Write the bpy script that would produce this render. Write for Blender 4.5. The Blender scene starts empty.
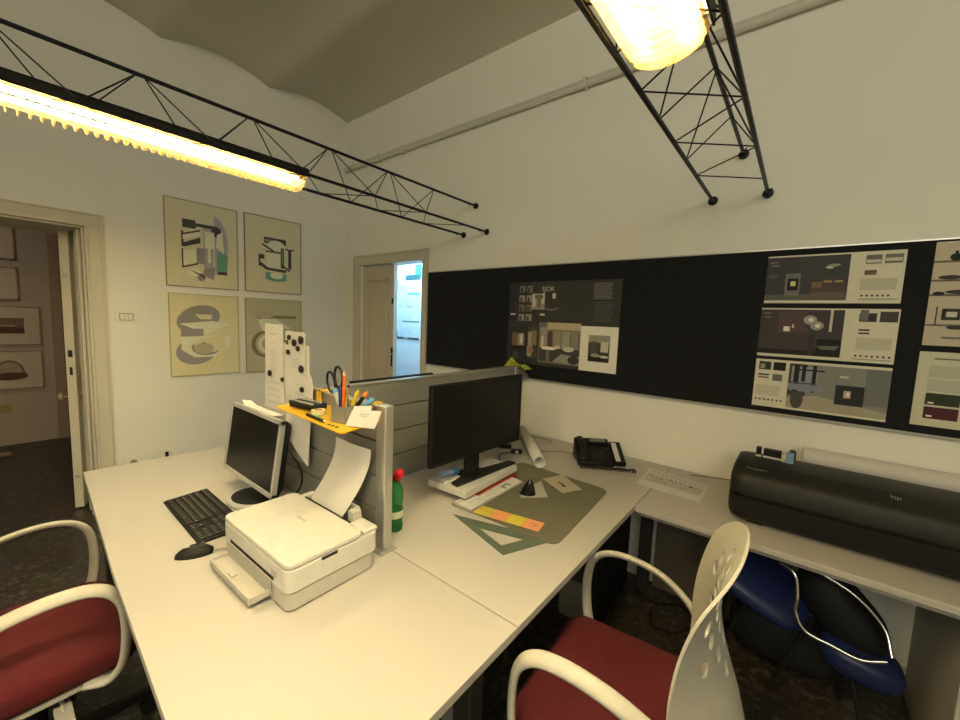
import bpy, math, random
from mathutils import Vector, Matrix, Euler
random.seed(7)
PI = math.pi
COL = bpy.context.scene.collection
SC = bpy.context.scene

# ------------------------------------------------------------------ colours and materials
def s2l(c):
    c = c/255.0
    return c/12.92 if c <= 0.04045 else ((c+0.055)/1.055)**2.4
def lin(r, g, b): return (s2l(r), s2l(g), s2l(b))
def under(r, g, b, w=(215, 200, 155), k=0.80):
    """albedo of a thing that looks (r,g,b) where white paper looks w under the warm lamps"""
    a = lin(r, g, b); q = lin(*w)
    return tuple(min(0.9, a[i]/q[i]*k) for i in range(3))
MC = {}
def mat(name, rgb, rough=0.6, metal=0.0, var=0.04, scale=30.0, bump=0.0, bscale=200.0, spec=0.5, alpha=1.0, trans=0.0, ior=1.45, sheen=0.0, coat=0.0):
    if name in MC: return MC[name]
    m = bpy.data.materials.new(name); m.use_nodes = True
    nt = m.node_tree; b = nt.nodes['Principled BSDF']
    b.inputs['Roughness'].default_value = rough
    b.inputs['Metallic'].default_value = metal
    b.inputs['Specular IOR Level'].default_value = spec
    b.inputs['IOR'].default_value = ior
    b.inputs['Transmission Weight'].default_value = trans
    b.inputs['Coat Weight'].default_value = coat
    b.inputs['Alpha'].default_value = alpha
    if sheen: b.inputs['Sheen Weight'].default_value = sheen
    tc = nt.nodes.new('ShaderNodeTexCoord')
    n = nt.nodes.new('ShaderNodeTexNoise'); n.inputs['Scale'].default_value = scale; n.inputs['Detail'].default_value = 3
    nt.links.new(tc.outputs['Object'], n.inputs['Vector'])
    r = nt.nodes.new('ShaderNodeValToRGB')
    lo = tuple(max(0, c*(1-var)) for c in rgb)+(1,); hi = tuple(min(1, c*(1+var)) for c in rgb)+(1,)
    r.color_ramp.elements[0].position = 0.3; r.color_ramp.elements[1].position = 0.7
    r.color_ramp.elements[0].color = lo; r.color_ramp.elements[1].color = hi
    nt.links.new(n.outputs['Fac'], r.inputs['Fac']); nt.links.new(r.outputs['Color'], b.inputs['Base Color'])
    if bump:
        n2 = nt.nodes.new('ShaderNodeTexNoise'); n2.inputs['Scale'].default_value = bscale; n2.inputs['Detail'].default_value = 2
        nt.links.new(tc.outputs['Object'], n2.inputs['Vector'])
        bp = nt.nodes.new('ShaderNodeBump'); bp.inputs['Strength'].default_value = bump; bp.inputs['Distance'].default_value = 0.01
        nt.links.new(n2.outputs['Fac'], bp.inputs['Height']); nt.links.new(bp.outputs['Normal'], b.inputs['Normal'])
    MC[name] = m; return m
def emis(name, rgb, strength):
    if name in MC: return MC[name]
    m = bpy.data.materials.new(name); m.use_nodes = True
    b = m.node_tree.nodes['Principled BSDF']
    b.inputs['Base Color'].default_value = (*rgb, 1); b.inputs['Emission Color'].default_value = (*rgb, 1)
    b.inputs['Emission Strength'].default_value = strength
    MC[name] = m; return m
def ink(r, g, b, w=(205, 190, 158)):
    """printed colour as it looks on the lit wall"""
    key = 'print_%d_%d_%d_%d' % (r, g, b, w[0])
    return mat(key, tuple(c*q for c, q in zip(under(r, g, b, w), (1.0, .97, .86))), 0.75, var=0.03, scale=60)

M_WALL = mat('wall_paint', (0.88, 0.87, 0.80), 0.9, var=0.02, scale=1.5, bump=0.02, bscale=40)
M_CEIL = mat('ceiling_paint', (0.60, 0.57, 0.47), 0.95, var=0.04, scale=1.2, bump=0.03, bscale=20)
M_TRIM = mat('door_paint', (0.66, 0.62, 0.52), 0.55, var=0.03, scale=4)
M_LEAF = mat('cream_door_paint', (0.62, 0.56, 0.45), 0.5, var=0.03, scale=4)
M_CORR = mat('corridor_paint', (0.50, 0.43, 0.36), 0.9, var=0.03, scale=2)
M_DESK = mat('cream_laminate', (0.47, 0.45, 0.425), 0.42, var=0.012, scale=3)
M_DEDGE = mat('desk_edge_grey', (0.42, 0.41, 0.37), 0.5)
M_STEEL = mat('desk_steel', (0.40, 0.39, 0.37), 0.45, 0.3)
M_DARKLEG = mat('dark_steel_leg', (0.05, 0.047, 0.042), 0.5, 0.3)
M_SOCK = mat('socket_white', (0.86, 0.84, 0.76), 0.4)
M_ALU = mat('anodised_aluminium', (0.55, 0.55, 0.53), 0.38, 0.75, var=0.03, scale=15)
M_SLAT = mat('partition_grey', (0.30, 0.30, 0.285), 0.42, 0.35, var=0.03, scale=10)
M_BLACK = mat('black_plastic', (0.010, 0.010, 0.010), 0.5, spec=.35)
M_BLACKM = mat('black_matte', (0.010, 0.010, 0.011), 0.75)
M_SCREEN = mat('dark_screen', (0.006, 0.006, 0.006), 0.3, spec=0.3)
M_SILVER = mat('silver_plastic', (0.50, 0.50, 0.50), 0.35, 0.3)
M_WHITE = mat('white_plastic', (0.58, 0.575, 0.545), 0.4)
M_OFFW = mat('offwhite_plastic', (0.47, 0.45, 0.41), 0.45)
M_PAPER = mat('white_paper', (0.64, 0.63, 0.61), 0.85, var=0.015)
M_TRUSS = mat('black_steel_rod', (0.012, 0.014, 0.020), 0.4, 0.3)
M_CHAIR = mat('ivory_chair_plastic', (0.52, 0.50, 0.44), 0.42)
M_RED = mat('burgundy_fabric', (0.082, 0.006, 0.009), 0.95, var=0.22, scale=260, bump=0.15, bscale=500, sheen=0.0)
M_CHROME = mat('chrome', (0.7, 0.7, 0.7), 0.12, 1.0)
M_BLUE = mat('navy_vinyl', (0.013, 0.022, 0.095), 0.35)
M_INKB = mat('black_print', (0.03, 0.03, 0.03), 0.8)
M_INKG = mat('grey_print', (0.22, 0.21, 0.20), 0.8)
M_CABLE = mat('grey_cable', (0.22, 0.19, 0.15), 0.5)

def floor_material():
    m = bpy.data.materials.new('dark_terrazzo'); m.use_nodes = True; nt = m.node_tree; b = nt.nodes['Principled BSDF']
    tc = nt.nodes.new('ShaderNodeTexCoord')
    v = nt.nodes.new('ShaderNodeTexVoronoi'); v.inputs['Scale'].default_value = 45; v.inputs['Randomness'].default_value = 1
    nt.links.new(tc.outputs['Object'], v.inputs['Vector'])
    r = nt.nodes.new('ShaderNodeValToRGB'); e = r.color_ramp
    e.elements[0].position = 0; e.elements[0].color = (0.035, 0.029, 0.024, 1)
    e.elements[1].position = 1; e.elements[1].color = (0.15, 0.125, 0.09, 1)
    x = e.elements.new(0.72); x.color = (0.06, 0.05, 0.04, 1)
    sep = nt.nodes.new('ShaderNodeSeparateColor'); nt.links.new(v.outputs['Color'], sep.inputs['Color'])
    nt.links.new(sep.outputs[0], r.inputs['Fac'])
    n = nt.nodes.new('ShaderNodeTexNoise'); n.inputs['Scale'].default_value = 3; nt.links.new(tc.outputs['Object'], n.inputs['Vector'])
    mx = nt.nodes.new('ShaderNodeMix'); mx.data_type = 'RGBA'; mx.blend_type = 'MULTIPLY'; mx.inputs['Factor'].default_value = 0.5
    nt.links.new(r.outputs['Color'], mx.inputs['A']); nt.links.new(n.outputs['Color'], mx.inputs['B'])
    # large square tiles with thin joints
    br = nt.nodes.new('ShaderNodeTexBrick'); br.offset = 0; br.inputs['Scale'].default_value = 1
    br.inputs['Brick Width'].default_value = 0.4; br.inputs['Row Height'].default_value = 0.4; br.inputs['Mortar Size'].default_value = 0.003
    br.inputs['Color1'].default_value = (1, 1, 1, 1); br.inputs['Color2'].default_value = (0.8, 0.8, 0.8, 1); br.inputs['Mortar'].default_value = (0.4, 0.4, 0.4, 1)
    nt.links.new(tc.outputs['Object'], br.inputs['Vector'])
    m2 = nt.nodes.new('ShaderNodeMix'); m2.data_type = 'RGBA'; m2.blend_type = 'MULTIPLY'; m2.inputs['Factor'].default_value = 1
    nt.links.new(mx.outputs['Result'], m2.inputs['A']); nt.links.new(br.outputs['Color'], m2.inputs['B'])
    nt.links.new(m2.outputs['Result'], b.inputs['Base Color']); b.inputs['Roughness'].default_value = 0.4
    return m
M_FLOOR = floor_material()

def glass_like(name, rgb, mix=0.5, rough=0.1, tint=None):
    """coloured see-through plastic: principled mixed with transparent"""
    m = bpy.data.materials.new(name); m.use_nodes = True; nt = m.node_tree; b = nt.nodes['Principled BSDF']
    b.inputs['Base Color'].default_value = (*rgb, 1); b.inputs['Roughness'].default_value = rough
    t = nt.nodes.new('ShaderNodeBsdfTransparent'); t.inputs['Color'].default_value = (*(tint or [min(1, c*1.6+0.1) for c in rgb]), 1)
    mx = nt.nodes.new('ShaderNodeMixShader'); mx.inputs[0].default_value = mix
    out = nt.nodes['Material Output']
    nt.links.new(b.outputs[0], mx.inputs[1]); nt.links.new(t.outputs[0], mx.inputs[2]); nt.links.new(mx.outputs[0], out.inputs[0])
    MC[name] = m; return m
def translucent(name, rgb, mix=0.5):
    m = bpy.data.materials.new(name); m.use_nodes = True; nt = m.node_tree; b = nt.nodes['Principled BSDF']
    b.inputs['Base Color'].default_value = (*rgb, 1); b.inputs['Roughness'].default_value = 0.5
    t = nt.nodes.new('ShaderNodeBsdfTranslucent'); t.inputs['Color'].default_value = (*rgb, 1)
    mx = nt.nodes.new('ShaderNodeMixShader'); mx.inputs[0].default_value = mix
    nt.links.new(b.outputs[0], mx.inputs[1]); nt.links.new(t.outputs[0], mx.inputs[2]); nt.links.new(mx.outputs[0], nt.nodes['Material Output'].inputs[0])
    MC[name] = m; return m

# ------------------------------------------------------------------ mesh builder
class MB:
    def __init__(s): s.v = []; s.f = []; s.fm = []; s.mats = []
    def mi(s, m):
        if m is None:
            if not s.mats: s.mats.append(None)
            return 0
        if m not in s.mats: s.mats.append(m)
        return s.mats.index(m)
    def add(s, vs, fs, m=None, T=None):
        o = len(s.v); k = s.mi(m)
        for p in vs:
            p = Vector(p); s.v.append(tuple(T @ p) if T is not None else tuple(p))
        for f in fs: s.f.append(tuple(o+i for i in f)); s.fm.append(k)
        return s
    def box(s, x0, x1, y0, y1, z0, z1, m=None, T=None):
        vs = [(x, y, z) for x in (x0, x1) for y in (y0, y1) for z in (z0, z1)]
        return s.add(vs, [(0, 1, 3, 2), (4, 6, 7, 5), (0, 4, 5, 1), (2, 3, 7, 6), (0, 2, 6, 4), (1, 5, 7, 3)], m, T)
    def prism(s, pts, z0, z1, m=None, T=None):
        n = len(pts)
        a = sum(pts[i][0]*pts[(i+1) % n][1]-pts[(i+1) % n][0]*pts[i][1] for i in range(n))
        if a < 0: pts = pts[::-1]
        vs = [(p[0], p[1], z0) for p in pts]+[(p[0], p[1], z1) for p in pts]
        fs = [tuple(range(n-1, -1, -1)), tuple(range(n, 2*n))]+[(i, (i+1) % n, n+(i+1) % n, n+i) for i in range(n)]
        return s.add(vs, fs, m, T)
    def flat(s, pts, z, m=None, T=None):
        return s.add([(p[0], p[1], z) for p in pts], [tuple(range(len(pts)))], m, T)
    def loft(s, rings, m=None, T=None, cap=True, closed=True):
        n = len(rings[0]); vs = [p for r in rings for p in r]; fs = []
        for i in range(len(rings)-1):
            for j in range(n if closed else n-1):
                k = (j+1) % n; fs.append((i*n+j, i*n+k, (i+1)*n+k, (i+1)*n+j))
        if cap: fs.append(tuple(range(n-1, -1, -1))); fs.append(tuple((len(rings)-1)*n+j for j in range(n)))
        return s.add(vs, fs, m, T)
    def lathe(s, prof, n=24, m=None, T=None, cap=True):
        return s.loft([[(r*math.cos(2*PI*j/n), r*math.sin(2*PI*j/n), z) for j in range(n)] for r, z in prof], m, T, cap)
    def tube(s, path, r, n=8, m=None, T=None, sq=None):
        """sweep a circle (or the ellipse sq=(a,b)) along a path; r may be a list"""
        P = [Vector(p) for p in path]; rings = []; up = None
        for i, p in enumerate(P):
            t = (P[min(i+1, len(P)-1)]-P[max(i-1, 0)]).normalized()
            if up is None:
                up = Vector((0, 0, 1)) if abs(t.z) < 0.9 else Vector((1, 0, 0))
            a = up-t*up.dot(t)
            if a.length < 1e-6: a = t.orthogonal()
            a.normalize(); up = a; b = t.cross(a)
            rr = r[i] if isinstance(r, (list, tuple)) else r
            ra, rb = (rr, rr) if sq is None else (sq[0], sq[1])
            rings.append([tuple(p+a*ra*math.cos(2*PI*j/n)+b*rb*math.sin(2*PI*j/n)) for j in range(n)])
        return s.loft(rings, m, T)
    def rod(s, a, b, r, n=8, m=None, T=None): return s.tube([a, b], r, n, m, T)
    def ball(s, c, r, m=None, T=None, n=12, k=8):
        if not isinstance(r, (tuple, list)): r = (r, r, r)
        rings = []
        for i in range(k+1):
            th = PI*(i+0.001)/(k+0.002); z = -math.cos(th); q = math.sin(th)
            rings.append([(c[0]+r[0]*q*math.cos(2*PI*j/n), c[1]+r[1]*q*math.sin(2*PI*j/n), c[2]+r[2]*z) for j in range(n)])
        return s.loft(rings, m, T)
    def text(s, body, size, m, T, align='LEFT'):
        cu = bpy.data.curves.new('t', 'FONT'); cu.body = body; cu.size = size; cu.align_x = align; cu.resolution_u = 2
        o = bpy.data.objects.new('t', cu); COL.objects.link(o)
        dg = bpy.context.evaluated_depsgraph_get(); dg.update()
        me = bpy.data.meshes.new_from_object(o.evaluated_get(dg))
        s.add([v.co[:] for v in me.vertices], [tuple(p.vertices) for p in me.polygons], m, T)
        bpy.data.objects.remove(o); bpy.data.curves.remove(cu); bpy.data.meshes.remove(me); return s
    def build(s, name, m=None, parent=None, loc=(0, 0, 0), rot=(0, 0, 0), bevel=0, seg=2, smooth=True, sub=0, ang=38):
        me = bpy.data.meshes.new(name)
        me.from_pydata(s.v, [], s.f)
        mats = [x if x is not None else m for x in s.mats] or [m]
        for x in mats: me.materials.append(x if x is not None else m)
        me.polygons.foreach_set('material_index', s.fm)
        me.update(); me.validate()
        if smooth:
            me.shade_smooth(); me.set_sharp_from_angle(angle=math.radians(ang))
        o = bpy.data.objects.new(name, me); COL.objects.link(o)
        o.location = loc; o.rotation_euler = rot
        if parent: o.parent = parent
        if bevel:
            b = o.modifiers.new('bevel', 'BEVEL'); b.width = bevel; b.segments = seg; b.limit_method = 'ANGLE'; b.angle_limit = math.radians(40)
        if sub:
            q = o.modifiers.new('sub', 'SUBSURF'); q.levels = sub; q.render_levels = sub
        return o

def tag(o, label, cat, group=None):
    o['label'] = label; o['category'] = cat
    if group: o['group'] = group
    return o
def thing(name, label, cat, loc=(0, 0, 0), rz=0, group=None):
    o = bpy.data.objects.new(name, None); COL.objects.link(o); o.empty_display_size = 0.05
    o.location = loc; o.rotation_euler = (0, 0, rz)
    return tag(o, label, cat, group)
def struct(o): o['kind'] = 'structure'; return o
def rrect(x0, x1, y0, y1, r, n=5):
    pts = []
    for cx, cy, a in ((x1-r, y1-r, 0), (x0+r, y1-r, PI/2), (x0+r, y0+r, PI), (x1-r, y0+r, 1.5*PI)):
        for i in range(n+1):
            t = a+PI/2*i/n; pts.append((cx+r*math.cos(t), cy+r*math.sin(t)))
    return pts
def spline(pts, n=8):
    P = [Vector(p) for p in pts]; P = [2*P[0]-P[1]]+P+[2*P[-1]-P[-2]]; out = []
    for i in range(1, len(P)-2):
        for k in range(n):
            t = k/n; a, b, c, d = P[i-1:i+3]
            out.append(0.5*((2*b)+(c-a)*t+(2*a-5*b+4*c-d)*t*t+(3*b-a-3*c+d)*t**3))
    out.append(P[-2]); return [tuple(p) for p in out]
def basis(o, u, v):
    """matrix whose local x,y run along u,v from origin o"""
    u = Vector(u).normalized(); v = Vector(v).normalized(); n = u.cross(v)
    return Matrix(((u.x, v.x, n.x, o[0]), (u.y, v.y, n.y, o[1]), (u.z, v.z, n.z, o[2]), (0, 0, 0, 1)))
TW = lambda x, z, y=2.484: basis((x, y, z), (1, 0, 0), (0, 0, 1))      # on the pinboard wall, facing the room
TL = lambda y, z, x=-3.9: basis((x, y, z), (0, 1, 0), (0, 0, 1))       # on the left wall, facing the room

# ------------------------------------------------------------------ the room
YW = 2.49; XL = -3.9; XR = 2.6; YB = -2.7; ZT = 3.72
def wall(name, boxes, m=M_WALL):
    b = MB()
    for q in boxes: b.box(*q)
    return struct(b.build(name, m, smooth=False))
struct(MB().box(-6.9, XR+.1, YB-.1, 4.2, -0.1, 0).build('floor', M_FLOOR, smooth=False))
# ceiling of shallow vaults whose creases run across the room
pf = []; y = 0.93-0.78*5
cusps = [0.93-0.78*i for i in range(5, -1, -1)]+[1.71, 2.49]
for a, b_ in zip(cusps[:-1], cusps[1:]):
    for i in range(10):
        t = i/10; pf.append((a+(b_-a)*t, 3.545+0.075*math.sin(PI*t)**0.9))
pf.append((2.49, 3.545)); pf = [p for p in pf if p[0] >= YB-0.2]
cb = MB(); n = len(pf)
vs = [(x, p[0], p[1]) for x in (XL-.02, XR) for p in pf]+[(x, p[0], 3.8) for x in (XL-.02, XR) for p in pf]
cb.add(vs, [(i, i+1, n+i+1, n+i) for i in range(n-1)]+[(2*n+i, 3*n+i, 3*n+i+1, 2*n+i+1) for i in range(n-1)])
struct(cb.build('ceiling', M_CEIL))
DX0, DX1, DZ2 = -3.63, -2.675, 2.065        # doorway in the pinboard wall
wall('wall_front', [(XL-.6, DX0, YW, YW+.14, 0, ZT), (DX1, XR, YW, YW+.14, 0, ZT), (DX0, DX1, YW, YW+.14, DZ2, ZT)])
LY0, LY1, LZ = -0.75, 0.458, 2.085          # doorway in the left wall
wall('wall_left', [(XL-.55, XL, LY1, YW, 0, ZT), (XL-.55, XL, YB, LY0, 0, ZT), (XL-.55, XL, LY0, LY1, LZ, ZT)])
wall('wall_back', [(XL-.55, XR, YB-.12, YB, 0, ZT)])
wall('wall_right', [(XR, XR+.12, YB, YW, 0, ZT)])
# corridor behind the left door
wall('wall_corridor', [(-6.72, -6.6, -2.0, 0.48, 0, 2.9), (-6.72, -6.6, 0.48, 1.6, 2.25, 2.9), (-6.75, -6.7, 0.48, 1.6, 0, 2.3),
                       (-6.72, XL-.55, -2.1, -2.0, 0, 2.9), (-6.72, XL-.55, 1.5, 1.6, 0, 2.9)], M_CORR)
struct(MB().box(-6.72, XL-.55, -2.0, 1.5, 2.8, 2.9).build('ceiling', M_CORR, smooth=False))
t = MB(); t.box(-6.6, -6.57, 0.475, 0.56, 0, 2.24); t.box(-6.6, -6.57, 0.475, 1.5, 2.24, 2.32); struct(t.build('trim_1', mat('corridor_trim', (0.36, 0.28, 0.20), 0.6), bevel=.004))
# casing of the left doorway, stepped profile, with panelled reveal
t = MB()
for w0, w1, d in ((0.0, 0.095, 0.018), (0.0, 0.02, 0.028), (0.08, 0.095, 0.026)):
    e_ = .0012 if w1-w0 < .05 else 0
    t.box(XL, XL+d, LY1+w0+e_, LY1+w1-e_, 0, LZ+w0+e_); t.box(XL, XL+d, LY0-w1+e_, LY1+w1-e_, LZ+w0+e_, LZ+w1-e_)
t.box(XL-.5, XL, LY1-.012, LY1, 0, LZ)
for xa, xb in ((-4.38, -4.34), (-4.27, -4.24), (-4.12, -4.08), (-4.0, -3.975)): t.box(xa, xb, LY1-.03, LY1-.012, 0, LZ)
t.box(XL-.5, XL, LY0, LY1, LZ-.012, LZ)
struct(t.build('trim_2', M_TRIM, bevel=.003))
# casing of the doorway in the pinboard wall
t = MB()
for w0, w1, d in ((0.0, 0.10, 0.016), (0.0, 0.018, 0.026), (0.082, 0.10, 0.028)):
    e_ = .0012 if w1-w0 < .05 else 0
    t.box(DX0-w1+e_, DX0-w0-e_, YW-d, YW, 0, DZ2+w0+e_); t.box(DX1+w0*.62+e_, DX1+w1*.62-e_, YW-d, YW, 0, DZ2+w0+e_); t.box(DX0-w1+e_, DX1+w1*.62-e_, YW-d, YW, DZ2+w0+e_, DZ2+w1-e_)
struct(t.build('trim_3', M_TRIM, bevel=.003))
t = MB(); t.box(-2.6, 1.9, YW-.012, YW, 0.0, 0.09); t.box(XL, XL+.012, LY1+.1, YW, 0, .09)
struct(t.build('baseboard_front', M_TRIM, bevel=.002))
# door leaf standing open in the left doorway: edge with lock holes towards the room
def door_leaf_left():
    ang = math.atan2(0.12, -0.30)
    w = 0.33; T = Matrix.Translation((-4.165, 0.382, 0)) @ Matrix.Rotation(ang, 4, 'Z')
    b = MB(); b.box(0, w, -.026, .026, 0.012, 2.075, None, T)
    for z0, z1 in ((0.15, 0.95), (1.05, 1.98)):
        for sgn in (1, -1):
            y0, y1 = (0.026, 0.036) if sgn > 0 else (-.036, -.026)
            b.box(.07, .09, y0, y1, z0, z1, None, T); b.box(w-.09, w-.07, y0, y1, z0, z1, None, T)
            b.box(.07, w-.07, y0, y1, z0, z0+.02, None, T); b.box(.07, w-.07, y0, y1, z1-.02, z1, None, T)
    o = struct(b.build('door_1', M_TRIM, bevel=.002))
    l = MB(); l.box(-.002, .001, -.012, .012, 1.165, 1.215, None, T); l.box(-.002, .001, -.008, .008, 1.03, 1.09, None, T)
    l.build('lock_slot', M_BLACKM, o)
    l = MB(); l.lathe([(.013, 0), (.013, .004), (.008, .006)], 14, None, T @ Matrix.Translation((-.002, 0, 1.76)) @ Matrix.Rotation(-PI/2, 4, 'Y'))
    l.lathe([(.013, 0), (.013, .004), (.008, .006)], 14, None, T @ Matrix.Translation((-.002, 0, .26)) @ Matrix.Rotation(-PI/2, 4, 'Y')); l.build('latch_plate', M_ALU, o)
    l = MB(); l.rod((.06, .02, .86), (.06, .07, .86), .010, 10, None, T); l.ball((.06, .085, .86), (.028, .022, .034), None, T)
    l.rod((.06, -.02, .86), (.06, -.045, .86), .010, 10, None, T); l.ball((.06, -.055, .86), (.026, .02, .034), None, T); l.build('door_handle', mat('old_brass', (0.36, 0.30, 0.2), 0.4, 0.6), o)
    l = MB(); l.box(.27, .31, -.05, .05, 1.93, 2.02, None, T); l.build('door_closer', M_TRIM, o, bevel=.004)
door_leaf_left()
# closed half of the double door in the pinboard wall
b = MB(); b.box(DX0+.005, -3.125, YW+.03, YW+.075, 0.01, DZ2-.005)
for z0, z1 in ((0.15, 0.85), (0.98, 1.93)):
    b.box(-3.53, -3.505, YW+.018, YW+.03, z0, z1); b.box(-3.24, -3.215, YW+.018, YW+.03, z0, z1)
    b.box(-3.53, -3.215, YW+.018, YW+.03, z0, z0+.025); b.box(-3.53, -3.215, YW+.018, YW+.03, z1-.025, z1)
d2 = struct(b.build('door_2', M_LEAF, bevel=.003))
l = MB()
for z, h in ((1.68, .05), (1.19, .06), (1.06, .12)): l.box(-3.145, -3.127, YW+.02, YW+.03, z, z+h)
l.build('lock_slot', M_BLACKM, d2)
# the room beyond, its cool daylight given by an added overhead light and frame
M_COOL = mat('cool_white_paint', (0.72, 0.75, 0.78), 0.9, var=0.01)
wall('wall_next_room', [(-5.0, -1.6, 3.05, 3.15, 0, 2.8), (-1.7, -1.6, YW+.14, 3.05, 0, 2.8), (-5.0, -4.9, YW+.14, 3.05, 0, 2.8)], M_COOL)
struct(MB().box(-5, -1.6, YW+.14, 3.15, 2.7, 2.8).build('ceiling', M_COOL, smooth=False))
w = MB()
for q in ((-3.75, -3.70, 2.70, 3.02), (-2.80, -2.75, 2.70, 3.02), (-3.75, -2.75, 2.68, 2.70), (-3.75, -2.75, 3.0, 3.02)): w.box(q[0], q[1], q[2], q[3], 2.64, 2.70)
struct(w.build('window_1', M_TRIM, smooth=False))
_L = bpy.data.lights.new('roof_window_light', 'AREA'); _L.shape = 'RECTANGLE'; _L.size = .9; _L.size_y = .26; _L.energy = 46; _L.color = (.36, .68, 1.0)  # unseen blue area light, added to brighten the room beyond the door
_o = bpy.data.objects.new('roof_window_light', _L); COL.objects.link(_o); _o.location = (-3.25, 2.85, 2.66)

# pipe run high on the wall
p = MB(); p.rod((XL+.02, YW-.03, 3.06), (XR-.02, YW-.03, 3.06), .021, 12)
p.rod((XL+.02, YW-.012, 3.095), (XR-.02, YW-.012, 3.095), .008, 8)
pp = tag(p.build('wall_pipe', mat('painted_pipe', (0.66, 0.64, 0.56), 0.5)), 'white painted pipe running along the wall just below the vaulted ceiling', 'pipe')
for x in (-3.3, -2.95, -1.2, 0.4, 1.7): MB().box(x-.012, x+.012, YW-.056, YW, 3.032, 3.092).build('pipe_clip', mat('painted_pipe', (0.66, 0.64, 0.56), 0.5), pp, bevel=.003)

# ------------------------------------------------------------------ light switch and sockets
sw = thing('light_switch', 'white three-button switch plate on the wall beside the left doorway', 'light switch', (XL, 0.659, 1.475))
MB().box(0, .008, -.062, .062, -.04, .04).build('cover_plate', M_SOCK, sw, bevel=.004)
MB().box(.008, .0095, -.039, .041, -.027, .027).build('rocker_surround', mat('grey_outlet', (.3, .3, .28), .5), sw)
for i in range(3): MB().box(.008, .013, -.035+i*.024, -.013+i*.024, -.022, .022).build('rocker', M_SOCK, sw, bevel=.0015)
so = thing('wall_socket', 'white wall socket near the doorway, just above the far edge of the desk', 'socket', (XL, 0.66, 0.37))
MB().box(0, .009, -.06, .06, -.04, .04).build('cover_plate', M_SOCK, so, bevel=.004)
l = MB(); l.lathe([(.022, 0), (.022, .004)], 16, None, basis((.009, 0, -.005), (0, 1, 0), (0, 0, 1))); l.build('outlet', mat('grey_outlet', (.3, .3, .28), .5), so)
so = thing('wall_socket', 'white wall socket with one black module, right of the plain socket at the desk edge', 'socket', (XL, 0.835, 0.38))
MB().box(0, .009, -.06, .06, -.042, .042).build('cover_plate', M_SOCK, so, bevel=.004)
MB().box(.009, .014, .02, .042, -.02, .02).build('module', M_BLACK, so)

# ------------------------------------------------------------------ prints on the walls
def sheet(name, label, cat, T, w, h, base, shapes, thick=0.0015, group=None, texts=(), lift=0.0004):
    """a flat sheet with its printed picture; T maps u,v of the sheet to the place"""
    b = MB(); b.box(0, w, 0, h, -thick, 0, base, T)
    for i, (pts, m) in enumerate(shapes): b.flat(pts, lift+i*0.00006, m, T)
    for body, size, x, y_, m in texts: b.text(body, size, m, T @ Matrix.Translation((x, y_, lift+0.004)))
    return tag(b.build(name, base, smooth=False), label, cat, group)
def R(x0, y0, x1, y1): return [(x0, y0), (x1, y0), (x1, y1), (x0, y1)]
def E(cx, cy, a, b, n=24, r=0, t0=0, t1=2*PI):
    return [(cx+a*math.cos(t0+(t1-t0)*i/n)*math.cos(r)-b*math.sin(t0+(t1-t0)*i/n)*math.sin(r), cy+a*math.cos(t0+(t1-t0)*i/n)*math.sin(r)+b*math.sin(t0+(t1-t0)*i/n)*math.cos(r)) for i in range(n+1 if t1-t0 < 2*PI-.01 else n)]
def lines(x, y, w, n, dy, hgt, m, jag=0.15):
    out = []
    for i in range(n): out.append((R(x, y-i*dy-hgt, x+w*(1-jag*random.random()), y-i*dy), m))
    return out
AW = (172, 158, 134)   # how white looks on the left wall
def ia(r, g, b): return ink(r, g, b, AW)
Z0 = XL+0.012
def artboard(name, label, y0, y1, z0, z1, base, shapes, rim):
    W, H = y1-y0, z1-z0
    o = thing(name, label, 'picture', (XL+.006, (y0+y1)/2, z0), 0, 'four art prints on the left wall')
    T = basis((.006, -W/2, 0), (0, 1, 0), (0, 0, 1))
    b = MB(); b.box(0, W, 0, H, -.010, 0, base, T)
    for i, (pts, m) in enumerate(shapes): b.flat([(p[0]*W, p[1]*H) for p in pts], .0004+i*.00005, m, T)
    b.build('print_sheet', base, o, smooth=False)
    e = MB(); r_ = .006
    for q in ((0, W, -r_, 0), (0, W, H, H+r_), (-r_, 0, -r_, H+r_), (W, W+r_, -r_, H+r_)): e.box(q[0], q[1], q[2], q[3], -.010, .004, None, T)
    e.build('picture_edge', rim, o, smooth=False)
    return o
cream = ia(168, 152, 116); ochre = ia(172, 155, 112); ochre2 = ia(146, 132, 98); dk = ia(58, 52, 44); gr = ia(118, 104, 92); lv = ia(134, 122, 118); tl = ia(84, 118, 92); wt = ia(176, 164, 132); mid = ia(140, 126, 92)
sh1 = [(E(.66, .52, .20, .36, 24, 0, -PI/2, PI/2), lv), (R(.50, .18, .64, .74), lv), (R(.22, .69, .40, .79), dk), (R(.38, .72, .72, .76), dk), (R(.62, .63, .76, .74), dk),
       ([(.20, .47), (.23, .47), (.23, .65), (.20, .65)], dk), ([(.22, .60), (.46, .67), (.46, .69), (.22, .62)], dk), ([(.22, .46), (.46, .53), (.46, .60), (.22, .51)], dk),
       ([(.22, .55), (.44, .62), (.44, .66), (.22, .60)], wt), ([(.20, .24), (.40, .30), (.40, .46), (.20, .41)], wt), (R(.40, .28, .52, .47), gr), ([(.2, .22), (.22, .22), (.22, .44), (.2, .44)], dk),
       ([(.2, .21), (.42, .27), (.42, .29), (.2, .23)], dk), (R(.52, .48, .66, .68), wt), (R(.56, .30, .60, .66), wt), ([(.68, .22), (.84, .20), (.86, .42), (.70, .46)], tl), (R(.70, .17, .84, .21), dk), ([(.68, .50), (.80, .44), (.78, .70), (.70, .66)], wt), (E(.46, .12, .06, .05), gr), (E(.36, .17, .09, .05), wt),
       ([(.48, .14), (.64, .10), (.66, .26), (.5, .22)], gr), ([(.30, .20), (.34, .18), (.52, .10), (.50, .14)], dk)]
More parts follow.
